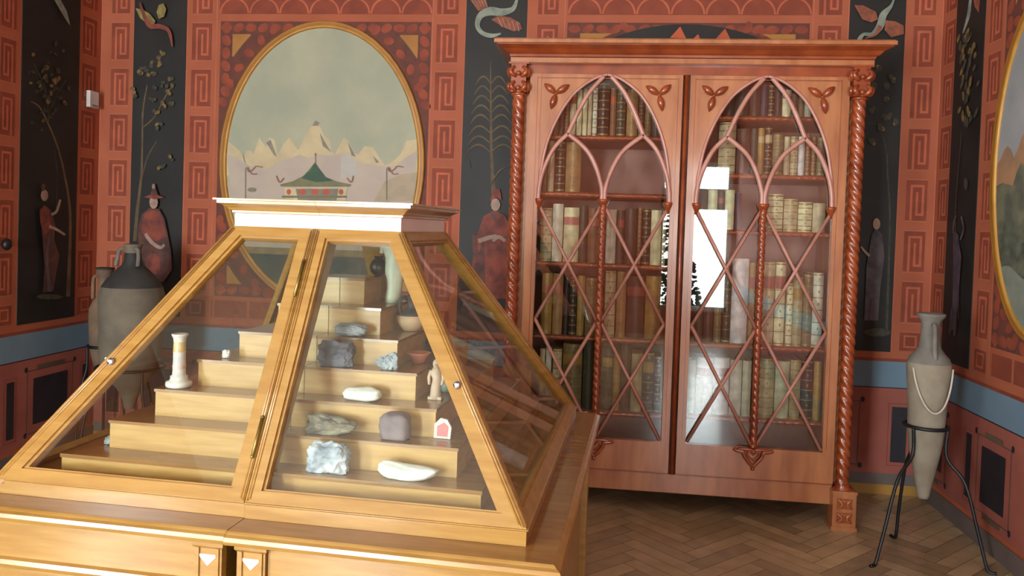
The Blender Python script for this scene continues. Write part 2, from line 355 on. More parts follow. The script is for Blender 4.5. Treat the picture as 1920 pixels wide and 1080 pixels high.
# garden tree outside the window, seen mirrored in the panes
LEAF = mat('leaves', (52, 72, 44), .7, rgb2=(30, 44, 30))
b = MB(); b.tube([(.62, YN-.6, -.2), (.74, YN-.55, 1.2), (.70, YN-.55, 2.6)], [.05, .035, .02], mat('bark', (60, 50, 40)))
for i in range(420):
    z = random.uniform(.3, 2.6); x = 1.0+random.gauss(0, .10)-(.10 if 1.7 < z < 2.3 else 0)
    if z < 1.0: x += random.uniform(0, .45)*(1.0-z)
    p = Vector((x, YN-.5+random.uniform(-.08, .08), z)); a = random.uniform(0, 6.3); r = random.uniform(.02, .05)
    b.poly([p+Vector((math.cos(a+t)*r, random.uniform(-.015, .015), math.sin(a+t)*r*.7)) for t in (0, 1.2, 2.6, 3.8, 5)], LEAF)
for i in range(160):
    z = random.uniform(.35, 1.12); x = random.uniform(1.10, 1.40+.25*(1.12-z)); p = Vector((x, YN-.5+random.uniform(-.06, .06), z)); a = random.uniform(0, 6.3); r = random.uniform(.03, .06)
    b.poly([p+Vector((math.cos(a+t)*r, random.uniform(-.015, .015), math.sin(a+t)*r*.7)) for t in (0, 1.2, 2.6, 3.8, 5)], LEAF)
t_ = b.build('garden_tree'); tag(t_, 'slender leafy garden tree outside the window, mirrored in the bookcase glass', 'tree')
# parquet floor, herringbone
PQ = [mat('parquet_%s' % n, c, .28, rgb2=c2, scale=5, stretch=(2, 2, 1), spec=.5, coat=.25) for n, c, c2 in
      (('a', (184, 162, 128), (166, 144, 112)), ('b', (170, 148, 116), (154, 134, 104)), ('c', (196, 174, 138), (176, 154, 120)), ('d', (160, 140, 110), (144, 126, 98)))]
GAP = mat('parquet_gap', (52, 34, 24), .6)
b = MB(); b.box((XL-.2, YN-.25, -.1), (XR+.2, YB+.2, -.004), GAP)
w_, l_ = .085, .425; cs = math.sqrt(.5)
# planks run on under the walls
def plank(x0, y0, x1, y1):
    g = .0012; P = [(x0+g, y0+g), (x1-g, y0+g), (x1-g, y1-g), (x0+g, y1-g)]; P = [((x-y)*cs-.7, (x+y)*cs+1.2) for x, y in P]
    cx_ = sum(p[0] for p in P)/4; cy_ = sum(p[1] for p in P)/4
    if XL-.3 < cx_ < XR+.3 and YN-.3 < cy_ < YB+.3: b.poly([(p[0], p[1], 0) for p in P], random.choice(PQ))
for k in range(-110, 110):
    for r in range(-14, 14):
        ox = r*2*l_
        plank(k*w_+ox, k*w_, k*w_+l_+ox, (k+1)*w_); plank((k-1)*w_+ox, k*w_, k*w_+ox, k*w_+l_)
tag(b.build('floor', normals=False), kind='structure')

def smooth(pts, n=6):
    P = [Vector(p) for p in pts]; out = []
    for i in range(len(P)-1):
        a, p, q, c = P[max(i-1, 0)], P[i], P[i+1], P[min(i+2, len(P)-1)]
        for k in range(n):
            t = k/n; out.append(.5*((2*p)+(q-a)*t+(2*a-5*p+4*q-c)*t*t+(3*p-a-3*q+c)*t**3))
    return out+[P[-1]]
# ------------------------------------------------------------------ murals painted on the walls
class Mural(MB):
    """a painted panel; outlines are read off the photograph and carried onto the wall plane"""
    def __init__(s, ax, val, sgn, base=.006): super().__init__(); s.ax = ax; s.val = val; s.sgn = sgn; s.k = 0; s.base = base
    def pt(s, u, w_, d): p = hit(u, w_, s.ax, s.val); p[s.ax] += s.sgn*d; return p
    def shape(s, pts, m):
        s.k += 1; P = [s.pt(u, w_, s.base+.0004*s.k) for u, w_ in pts]; s.poly(P, m)
    def stroke(s, pts, wd, m):           # wd in pixels, tapering allowed
        n = len(pts); wd = wd if isinstance(wd, (list, tuple)) else [wd]*n; L = []; R_ = []
        if n > 2:
            q = smooth([(p[0], p[1], w0) for p, w0 in zip(pts, wd)], 5); pts = [(v.x, v.y) for v in q]; wd = [max(.4, v.z) for v in q]; n = len(pts)
        for i, (u, v) in enumerate(pts):
            a, b = pts[max(i-1, 0)], pts[min(i+1, n-1)]; dx, dy = b[0]-a[0], b[1]-a[1]; k = math.hypot(dx, dy) or 1
            L.append((u-dy/k*wd[i]/2, v+dx/k*wd[i]/2)); R_.append((u+dy/k*wd[i]/2, v-dx/k*wd[i]/2))
        s.shape(L+R_[::-1], m)
    def blob(s, u, v, a, b, m, rot=0, n=10):
        s.shape([(u+a*math.cos(t)*math.cos(rot)-b*math.sin(t)*math.sin(rot), v+a*math.cos(t)*math.sin(rot)+b*math.sin(t)*math.cos(rot)) for t in [2*PI*i/n for i in range(n)]], m)
def paint(name, rgb, rgb2=None, scale=14): return mat('paint_'+name, rgb, .7, rgb2=rgb2, scale=scale)
P_SKIN = paint('pale_skin', (176, 150, 132), (140, 116, 104)); P_ROBE = paint('red_robe', (142, 70, 54), (96, 48, 42))
P_ROBE2 = paint('brown_robe', (104, 62, 52), (66, 44, 42)); P_TRUNK = paint('ochre_trunk', (112, 92, 62), (84, 70, 50))
P_LEAFG = paint('gold_leaf', (132, 106, 58), (86, 74, 48), 30); P_DIM = paint('dim_leaf', (74, 72, 54), (52, 52, 44), 30)
P_PALE = paint('pale_crane', (150, 160, 144), (112, 124, 114)); P_WING = paint('orange_wing', (156, 88, 62), (118, 70, 54), 30)
P_GRYR = paint('grey_robe', (92, 84, 88), (62, 58, 64)); P_PURP = paint('dim_purple', (84, 66, 78), (54, 44, 54)); P_YEL = paint('yellow_wing', (150, 138, 74), (112, 100, 56), 30)
def panel_back(m, x0, x1, z0=.875, z1=3.3):
    m.box((x0, YB-.006, z0), (x1, YB-.0005, z1), BLACK)
rnd = random.Random(3)
# back wall, left: seated figure in a hat
m = Mural(1, YB, -1); panel_back(m, -3.215, -2.84)
for tr, wd in (([(254, 452), (258, 400), (266, 330), (268, 270), (269, 210), (277, 160)], [7, 6, 4, 3, 3, 2]), ([(268, 240), (290, 220), (312, 180), (322, 165)], 2), ([(262, 360), (276, 300), (295, 265)], 1.6)): m.stroke(tr, wd, P_TRUNK)
for u, v in [(269, 128), (278, 137), (285, 120), (297, 112), (306, 103), (300, 122), (292, 140), (268, 140), (322, 152), (329, 164), (318, 172), (312, 160), (327, 192), (312, 198), (297, 168), (298, 210), (290, 185), (303, 238), (325, 296), (307, 313), (255, 170), (259, 180)]:
    for j in range(3): m.blob(u+rnd.uniform(-5, 5), v+rnd.uniform(-5, 5), rnd.uniform(3, 5), rnd.uniform(2.4, 4), P_LEAFG if rnd.random() < .55 else P_DIM, rnd.random()*3)
m.shape([(260, 18), (272, 20), (286, 28), (297, 42), (293, 51), (280, 46), (268, 36)], P_YEL); m.shape([(303, 12), (312, 9), (317, 20), (313, 34), (303, 38), (299, 26)], P_YEL)
m.stroke([(268, 8), (274, 26), (286, 50), (304, 52), (320, 58), (326, 74), (328, 90)], [4, 6, 9, 9, 7, 5, 2], P_ROBE)
m.shape([(280, 500), (266, 470), (264, 430), (272, 402), (286, 390), (304, 392), (314, 410), (320, 440), (326, 470), (328, 505), (312, 528), (292, 528)], P_ROBE2)
m.shape([(270, 430), (278, 400), (290, 394), (304, 396), (312, 414), (316, 444), (300, 452), (280, 450)], P_ROBE)
m.stroke([(278, 438), (290, 454), (306, 464), (314, 458)], [6, 7, 6, 5], P_SKIN); m.blob(293, 496, 14, 22, P_ROBE); m.blob(294, 380, 8, 12, P_SKIN)
m.shape([(276, 370), (294, 363), (314, 371), (296, 374)], P_ROBE); m.shape([(288, 366), (292, 350), (297, 350), (302, 366)], P_ROBE2); m.blob(294, 350, 3, 5, P_SKIN)
tag(m.build('painted_panel', normals=False), 'black wall panel, seated figure in red brimmed hat under golden-leafed tree', 'wall painting')
# left wall: standing figure raising hands
m = Mural(0, XL, 1); m.box((XL+.0005, 4.329, .875), (XL+.006, 4.842, 3.3), BLACK)
m.stroke([(126, 556), (129, 480), (130, 400), (122, 340), (108, 280), (88, 230), (72, 200), (56, 190)], [8, 6, 5, 4, 3.4, 3, 2.6, 2], P_TRUNK)
m.stroke([(104, 390), (106, 330), (100, 280)], 1.6, P_DIM); m.stroke([(90, 232), (84, 170), (62, 120)], 2, P_DIM); m.stroke([(86, 226), (104, 180), (122, 150)], 1.6, P_DIM)
for i in range(54):
    u, v = rnd.gauss(84, 24), rnd.gauss(165, 42)
    if 46 < u < 136 and v > 80: m.blob(u, v, rnd.uniform(3, 6), rnd.uniform(2, 4), P_DIM if rnd.random() < .7 else P_LEAFG, rnd.random()*3)
m.shape([(94, 0), (106, 0), (118, 22), (124, 48), (114, 34)], P_PALE)
m.shape([(67, 392), (76, 384), (88, 394), (96, 420), (94, 450), (104, 480), (96, 520), (92, 546), (72, 548), (76, 500), (72, 450)], P_ROBE2)
m.shape([(66, 396), (76, 386), (86, 398), (88, 430), (76, 440), (68, 420)], P_ROBE); m.stroke([(88, 402), (98, 396), (105, 374)], [5, 5, 4], P_SKIN); m.stroke([(84, 424), (98, 430), (114, 440)], [6, 5, 4], P_SKIN)
m.blob(75, 366, 7, 11, P_SKIN); m.blob(73, 351, 4, 7, P_ROBE2); m.stroke([(84, 546), (80, 480), (84, 440)], [6, 5, 3], P_GRYR); m.blob(84, 556, 26, 5, P_DIM)
tag(m.build('painted_panel', normals=False), 'black left wall panel, robed figure raising both hands beside bare trunk', 'wall painting')
# back wall, middle: crane, palm, robed figure
m = Mural(1, YB, -1); panel_back(m, -.938, -.544)
m.stroke([(932, 402), (926, 360), (922, 290), (921, 220), (920, 115)], [9, 8, 5, 4, 1.5], P_TRUNK)
for i, v in enumerate([150, 168, 186, 204, 222, 243, 262, 278]):
    L = 26+i*2.4
    for sg in (-1, 1): m.stroke([(921, v+8), (921+sg*L*.4, v-5), (921+sg*L*.75, v-4), (921+sg*L*1.1, v+9+i*.5)], [1.5, 3.4, 3, 1], P_TRUNK)
m.stroke([(921, 345), (936, 322), (952, 312)], [2, 2.5, 1], P_TRUNK); m.stroke([(884, 318), (880, 300)], 1.6, P_DIM)
m.stroke([(970, 0), (962, 18), (940, 24), (920, 22), (902, 30), (896, 48), (904, 62), (922, 68), (940, 64)], [5, 9, 14, 16, 12, 9, 8, 8, 3], P_PALE)
m.shape([(882, 0), (912, 0), (916, 14), (898, 22)], P_WING); m.shape([(922, 38), (936, 30), (958, 34), (976, 44), (980, 56), (964, 60), (944, 52)], P_WING)
for k in range(5): m.stroke([(934+k*9, 34+k*2), (942+k*8, 52+k*2)], 1.4, P_SKIN); m.stroke([(886+k*6, 2), (894+k*5, 14)], 1.2, P_SKIN)
m.shape([(908, 405), (926, 395), (946, 402), (962, 430), (964, 560), (884, 560), (886, 500), (892, 450)], P_ROBE)
m.shape([(892, 500), (908, 440), (912, 560), (884, 560)], P_ROBE2); m.stroke([(890, 440), (894, 476), (904, 494)], [7, 10, 7], P_ROBE2); m.stroke([(898, 452), (916, 446), (932, 442)], [8, 8, 6], P_SKIN)
m.stroke([(925, 452), (936, 444), (948, 452)], [6, 7, 6], P_SKIN); m.blob(930, 384, 9, 12, P_SKIN); m.shape([(920, 378), (926, 356), (938, 354), (942, 376), (932, 370)], P_ROBE); m.shape([(920, 398), (926, 412), (938, 400), (930, 404)], P_GRYR)
tag(m.build('painted_panel', normals=False), 'black wall panel with pale crane, palm and red-robed figure left of bookcase', 'wall painting')
# back wall, right
m = Mural(1, YB, -1); panel_back(m, 1.43, 1.755)
m.stroke([(1662, 618), (1666, 500), (1668, 400), (1664, 330), (1661, 280), (1645, 236), (1624, 232)], [5, 4, 3.4, 3, 2.4, 1.6, 1], P_DIM)
for u, v in ((1646, 130), (1641, 162), (1661, 162), (1662, 187), (1657, 220), (1664, 216), (1634, 205), (1678, 230), (1632, 266), (1650, 240), (1670, 150)):
    for j in range(4): m.blob(u+rnd.uniform(-4, 4), v+rnd.uniform(-4, 4), 5, 4, P_DIM if j else P_LEAFG, rnd.random()*3)
m.stroke([(1674, 0), (1668, 14), (1654, 30), (1648, 50), (1634, 66), (1618, 66), (1610, 74), (1606, 80)], [3, 6, 13, 14, 9, 6, 8, 3], P_PALE)
m.shape([(1600, 12), (1616, 12), (1640, 24), (1644, 38), (1632, 44), (1614, 38)], P_WING); m.shape([(1658, 40), (1676, 42), (1692, 50), (1692, 66), (1668, 72), (1656, 58)], P_WING); m.stroke([(1648, 50), (1640, 66), (1620, 74)], [9, 5, 2], P_WING)
m.shape([(1632, 440), (1640, 428), (1652, 440), (1656, 480), (1648, 540), (1644, 600), (1618, 600), (1622, 500)], P_GRYR); m.blob(1641, 420, 7, 11, P_SKIN); m.stroke([(1628, 480), (1618, 470), (1612, 462)], [5, 4, 3], P_SKIN); m.blob(1642, 622, 26, 8, P_DIM)
m.stroke([(1626, 600), (1630, 560)], 4, P_PURP)
tag(m.build('painted_panel', normals=False), 'black wall panel with orange-winged crane and round-leafed tree right of bookcase', 'wall painting')
# right wall
m = Mural(0, XR, -1); m.box((XR-.006, 4.516, .875), (XR-.0005, 4.868, 3.3), BLACK)
m.stroke([(1822, 0), (1818, 30), (1808, 62)], [5, 6, 2], P_PALE); m.shape([(1828, 0), (1840, 0), (1838, 24), (1830, 12)], P_WING)
for i in range(44):
    u, v = rnd.gauss(1817, 9), rnd.uniform(60, 236); m.blob(u, v, 2.6, rnd.uniform(6, 12), P_DIM if rnd.random() < .5 else P_LEAFG, rnd.uniform(-.1, .4))
m.stroke([(1806, 600), (1806, 500), (1800, 400), (1812, 250)], 1.5, P_DIM); m.blob(1820, 345, 4, 12, P_DIM)
m.shape([(1796, 430), (1804, 440), (1812, 480), (1806, 560), (1802, 620), (1792, 620), (1796, 540)], P_PURP); m.stroke([(1796, 438), (1798, 416), (1802, 404)], 3, P_GRYR); m.stroke([(1810, 450), (1816, 430), (1812, 406)], 3, P_GRYR); m.blob(1803, 446, 4, 9, P_GRYR)
m.stroke([(1790, 626), (1794, 580)], 2.4, P_GRYR); m.stroke([(1799, 630), (1801, 580)], 2.4, P_GRYR)
tag(m.build('painted_panel', normals=False), 'black panel on the right wall with olive leaves above a dim purple figure', 'wall painting')

# oval landscapes in gilt frames
GILT = mat('gilt', (190, 140, 60), .45, rgb2=(172, 122, 50), scale=8, metal=.15); GILT_D = mat('gilt_dark', (166, 112, 44), .5, rgb2=(150, 98, 38))  # second gilt is a darker tone for the frame's outer slope
def oval(parent, W, c, ra, rb, wd, n=72):
    prof = [(0, 0), (.0, .018), (.012, .022), (wd*.6, .014), (wd*.7, .018), (wd, .010), (wd, 0)]
    b = MB(); b.smooth = True; K = len(prof)
    for i in range(n):
        t = 2*PI*i/n
        for o, d in prof: b.v.append(tuple(W.P(c[0]+(ra-o)*math.cos(t), c[1]+(rb-o)*math.sin(t), d+.002)))
    for i in range(n):
        for j in range(K-1):
            b.face([i*K+j, i*K+j+1, ((i+1) % n)*K+j+1, ((i+1) % n)*K+j], GILT_D if j == 2 else GILT)
    return b.build('gilt_frame', parent)
SKY = mat('paint_sage_sky', (176, 180, 156), .8, rgb2=(160, 168, 148), scale=3.2, stretch=(1, 1, 1))
t_ = empty('oval_painting', (-1.88, YB, 1.0)); tag(t_, 'large gilt-framed oval landscape of pale peaks above a green-roofed pavilion', 'painting')
fr_ = oval(None, wb, (-1.88, 1.935), .70, .935, .045)
m = Mural(1, YB, -1, .004); E_ = lambda t, r: (-1.88+(.70-r)*math.cos(t), 1.935+(.935-r)*math.sin(t))
m.poly([(E_(2*PI*i/60, .04)[0], YB-.004, E_(2*PI*i/60, .04)[1]) for i in range(60)], SKY)
P_CREAM = paint('cream_peak', (206, 194, 154), (188, 176, 144), 8); P_MIST = paint('pink_mist', (192, 180, 164), (180, 170, 160), 5); P_GREYD = paint('grey_ridge', (142, 138, 124))
P_ROOF = paint('green_roof', (66, 98, 78), (58, 88, 76)); P_ROOF2 = paint('olive_roof', (128, 130, 96)); P_DOOR = paint('coral_door', (196, 96, 74)); P_TEAL = paint('teal_water', (70, 84, 78), (58, 70, 68), 4); P_SAND = paint('sand_band', (146, 128, 92), (130, 114, 84)); P_TWIG = paint('rose_twig', (158, 112, 98)); P_IVORY = paint('ivory_post', (210, 202, 164))
def clip_oval(z0, z1, mm, n=24):      # band of the oval between two heights
    L = [];
    for i in range(n+1):
        z = z0+(z1-z0)*i/n; dx = .655*math.sqrt(max(0, 1-((z-1.935)/.89)**2)); L.append((z, dx))
    m.k += 1; m.poly([(-1.88-d, YB-.004-.0004*m.k, z) for z, d in L]+[(-1.88+d, YB-.004-.0004*m.k, z) for z, d in L[::-1]], mm)
def EO(u, v):                          # keep a pixel outline inside the oval
    p = hit(u, v, 1, YB); dx, dz = p.x+1.88, p.z-1.935; k = math.hypot(dx/.655, dz/.89)
    return (p.x, p.z) if k < 1 else (-1.88+dx/k, 1.935+dz/k)
def oshape(pts, mm): m.k += 1; m.poly([(EO(*p)[0], YB-.004-.0004*m.k, EO(*p)[1]) for p in pts], mm)
oshape([(414, 262), (432, 268), (452, 284), (458, 300), (461, 282), (472, 282), (476, 290), (487, 258), (492, 266), (500, 276), (506, 258), (515, 262), (522, 290), (532, 270), (543, 258), (552, 272), (560, 282), (572, 256), (585, 236), (600, 236), (608, 254), (618, 262), (622, 284), (628, 290), (640, 268), (645, 258), (654, 264), (664, 286), (672, 290), (684, 274), (700, 276), (712, 296), (722, 310), (732, 306), (742, 298), (752, 288), (762, 264), (782, 262), (786, 330), (600, 340), (416, 330)], P_CREAM)
for tri in ([(586, 236), (592, 226), (600, 230), (597, 236)], [(508, 262), (520, 294), (514, 290), (500, 268)], [(600, 248), (612, 270), (622, 286), (606, 274)], [(652, 264), (668, 294), (660, 292)], [(700, 292), (706, 306), (712, 304)], [(456, 286), (463, 312), (458, 300)]): oshape(tri, P_GREYD)
oshape([(414, 288), (450, 300), (470, 312), (500, 318), (526, 302), (548, 296), (562, 290), (580, 296), (602, 290), (622, 292), (640, 288), (656, 294), (680, 306), (706, 310), (740, 312), (760, 296), (786, 282), (790, 420), (600, 440), (414, 430)], P_MIST)
oshape([(640, 296), (652, 288), (668, 300), (676, 330), (640, 336)], paint('cool_mist', (186, 186, 178), (178, 178, 172))); oshape([(722, 340), (756, 326), (784, 324), (786, 380), (700, 380)], paint('warm_slope', (178, 164, 140), (168, 156, 134)))
clip_oval(1.30, 1.545, P_MIST); clip_oval(1.30, 1.37, P_SAND); clip_oval(1.047, 1.325, P_TEAL)
m.shape([(526, 346), (550, 340), (570, 330), (582, 316), (592, 304), (600, 316), (612, 332), (632, 340), (660, 346), (658, 350), (528, 350)], P_ROOF2); m.shape([(566, 334), (582, 320), (592, 305), (601, 318), (612, 332), (626, 339), (594, 342)], P_ROOF)
m.stroke([(593, 292), (593, 306)], 2, P_TWIG); m.blob(593, 290, 2.2, 3, P_TWIG)
m.shape([(534, 352), (652, 352), (648, 376), (538, 376)], P_IVORY); m.shape([(556, 354), (636, 354), (632, 376), (560, 376)], P_GREYD); m.shape([(530, 367), (652, 367), (652, 371), (530, 371)], P_ROOF2)
for u in (543, 568, 592, 613, 641): m.blob(u, 360, 4.4 if u in (543, 641) else 7, 5.5, P_DOOR)
for u in (462, 726):
    m.stroke([(u, 374), (u, 330), (u, 316)], 1.3, P_GREYD); m.stroke([(u+2, 314), (u+6, 322), (u+14, 318), (u+20, 312), (u+32, 314)], 2, P_TWIG); m.stroke([(u+4, 314), (u+12, 326), (u+22, 326)], 2, P_TWIG)
m.stroke([(520, 330), (526, 342), (534, 334)], 2, P_TWIG); m.stroke([(664, 330), (660, 342), (652, 334)], 2, P_TWIG); m.blob(474, 356, 8, 4, P_GREYD)
lp = m.build('landscape_canvas', normals=False)
for o in (fr_, lp): o.parent = t_; o.matrix_parent_inverse = Matrix.Translation((1.88, -YB, -1.0))
t_ = empty('oval_painting', (XR, 3.878, 1.0)); tag(t_, 'gilt-framed oval landscape of orange peaks over grey-green woods, right wall', 'painting')
fr_ = oval(None, wr, (3.878, 1.93), .47, .83, .04)
m = Mural(0, XR, -1, .004); nn = 60
m.poly([(XR-.004, 3.878+.435*math.cos(2*PI*i/nn), 1.93+.795*math.sin(2*PI*i/nn)) for i in range(nn)], mat('paint_grey_sky', (158, 160, 162), .8, rgb2=(140, 146, 148), scale=3))
def band(f0, f1, mm, n=26):
    m.k += 1; L = []
    for i in range(n+1):
        y = 3.878+.43*(-1+2*i/n); h = .785*math.sqrt(max(0, 1-((y-3.878)/.435)**2)); L.append((y, max(1.93-h, min(1.93+h, f0(y))), max(1.93-h, min(1.93+h, f1(y)))))
    m.poly([(XR-.004-.0004*m.k, y, a) for y, a, c in L]+[(XR-.004-.0004*m.k, y, c) for y, a, c in L[::-1]], mm)
pk = lambda y: 2.0+.10*abs(math.sin(y*19))+.06*math.sin(y*7)
band(lambda y: 1.0, pk, paint('orange_peak', (176, 134, 96), (150, 118, 92), 10)); band(lambda y: 1.0, lambda y: pk(y)-.15+.04*math.sin(y*31), paint('grey_wood', (120, 118, 96), (86, 90, 78), 12))
band(lambda y: 1.0, lambda y: 1.62+.06*math.sin(y*23), paint('dark_wood', (104, 106, 88), (66, 74, 66), 16)); band(lambda y: 1.0, lambda y: 1.42+.03*math.sin(y*17), paint('pond', (136, 142, 128), (112, 122, 112), 6))
lp = m.build('landscape_canvas', normals=False)
for o in (fr_, lp): o.parent = t_; o.matrix_parent_inverse = Matrix.Translation((-XR, -3.878, -1.0))
# small things on the left wall
b = MB().box((XL+.006, 4.915, 2.262), (XL+.035, 5.010, 2.372), WHITEP); o = b.build('wall_sensor', bevel=.004); tag(o, 'small white box fixed high on the left wall beside the corner', 'sensor')
b = MB().box((XL+.035, 4.93, 2.268), (XL+.038, 4.995, 2.282), mat('sensor_grey', (150, 155, 158), .5)); g = b.build('sensor_slot', o)
p = hit(4, 458, 0, XL); b = MB().ball((XL+.03, p.y, p.z), (.025, .03, .035), IRON); b.tube([(XL, p.y, p.z), (XL+.03, p.y, p.z)], .012, IRON)
o = b.build('wall_stud'); tag(o, 'small round black knob on the left wall at the picture edge', 'knob')

# ------------------------------------------------------------------ bookcase
YC = 4.428; BX = .41
bc = empty('bookcase', (BX, YC, 0)); tag(bc, 'tall carved mahogany bookcase with gothic glazed doors and twisted columns', 'bookcase')
class L(MB):
    """mesh builder in the bookcase's own frame"""
    def build(s, name, parent=None, **k):
        off = Vector((BX, YC, 0)); s.v = [tuple(Vector(p)-off) for p in s.v]; return super().build(name, parent or bc, **k)
x0, x1 = -.477, 1.295
b = L()
b.box((x0, YC+.03, .118), (x0+.03, YC+.56, 2.47), MAHO); b.box((x1-.03, YC+.03, .118), (x1, YC+.56, 2.47), MAHO)
b.box((x0, YC+.54, .118), (x1, YC+.56, 2.47), MAHO_I); b.box((x0, YC+.03, .20), (x1, YC+.56, .226), MAHO); b.box((x0, YC+.03, 2.44), (x1, YC+.56, 2.47), MAHO)
b.box((.392, YC+.04, .2), (.432, YC+.54, 2.44), MAHO_I)
b.build('carcass')
b = L().box((x0+.03, YC, .118), (x1-.03, YC+.04, .224), MAHO); b.build('bottom_rail', bevel=.003)
b = L().box((x0, YC+.0, 2.418), (x1, YC+.04, 2.475), MAHO_D); b.build('top_rail')
b = L()
b.mould(-.545, 1.365, YC-.035, YC+.58, [(0, 2.468), (.0, 2.500), (.012, 2.503), (.016, 2.515), (.03, 2.522), (.045, 2.54), (.07, 2.552), (.078, 2.556), (.078, 2.566), (.083, 2.568), (.083, 2.585)], MAHO_D, (1, 1, 1, 0))
b.mould(-.55, 1.37, YC-.04, YC+.58, [(.0, 2.470), (.004, 2.472), (.004, 2.498), (0, 2.5)], MAHO, (1, 1, 1, 0)); b.mould(-.55, 1.37, YC-.04, YC+.58, [(.076, 2.560), (.088, 2.562), (.088, 2.580), (.080, 2.588)], MAHO, (1, 1, 1, 0))
b.build('cornice')
for cx_ in (-.507, 1.317):
    b = L().twist((cx_, YC), .232, 2.30, .032, MAHO_D, k=114, amp=.13, lobes=4, n=24, step=.005); c = b.build('column')
    b = L()
    b.lathe([(.034, 2.292), (.042, 2.297), (.042, 2.305), (.036, 2.309)], (cx_, YC, 0), MAHO_D, 20)
    b.box((cx_-.042, YC-.042, 2.309), (cx_+.042, YC+.042, 2.47), MAHO_D)
    for sx, sy in ((0, -1), (1, 0), (-1, 0)):
        for zz, sc_ in ((2.335, 1), (2.415, 1.15)):
            for sg in (-1, 1):
                pts = []
                for i in range(9):
                    t = i/8*4.2; r = .024*sc_*(1-i/10); q = sg*(.004+r*math.sin(t)*.9+.012*sc_); dz = .05*(1-i/8)-.012+r*math.cos(t)*.6
                    q *= 1.25; px, py = (cx_+q, YC-.046-.010*math.sin(t)) if sx == 0 else (cx_+sx*(.046+.008*math.sin(t)), YC+q)
                    pts.append((px, py, zz+dz*.8-.012))
                b.tube(pts, [.005+.009*math.sin(PI*(i+1)/10) for i in range(9)], MAHO_D, 7)
            b.ball(((cx_, YC-.050, zz-.005) if sx == 0 else (cx_+sx*.050, YC, zz-.005)), .014, MAHO_D, 2)
    b.box((cx_-.056, YC-.05, 2.462), (cx_+.056, YC+.05, 2.473), MAHO_D)
    b.build('capital', c)
    b = L().box((cx_-.060, YC-.060, .018), (cx_+.060, YC+.05, .205), MAHO)
    b.box((cx_-.066, YC-.066, 0), (cx_+.066, YC+.056, .022), MAHO); b.box((cx_-.064, YC-.064, .198), (cx_+.064, YC+.054, .212), MAHO)
    b.lathe([(.05, .21), (.05, .218), (.036, .226), (.042, .232), (.034, .238)], (cx_, YC, 0), MAHO_D, 20)
    for zz in (.070, .145):
        b.box((cx_-.040, YC-.0615, zz-.028), (cx_+.040, YC-.0605, zz+.028), MAHO_D)
        for sg in (-1, 1):
            b.tube([(cx_+sg*.038, YC-.063, zz+.026), (cx_+sg*.014, YC-.065, zz+.008), (cx_+sg*.014, YC-.065, zz-.008), (cx_+sg*.038, YC-.063, zz-.026)], [.004, .008, .008, .004], MAHO, 6)
        b.tube([(cx_-.02, YC-.064, zz+.024), (cx_, YC-.066, zz+.014), (cx_+.02, YC-.064, zz+.024)], .004, MAHO, 6)
    b.build('foot', c)
OUTER = [(-.362, 1.715), (-.357, 1.80), (-.348, 1.88), (-.320, 2.03), (-.268, 2.170), (-.200, 2.285), (-.135, 2.35), (-.06, 2.398), (0, 2.415)]
def bar(b, pts, y, wd, m):       # flat tracery bar along a curve in the door plane
    pts = [Vector((p[0], y, p[1])) for p in pts]; b.tube(pts, wd, m, 6, flat=(0, 1, 0))
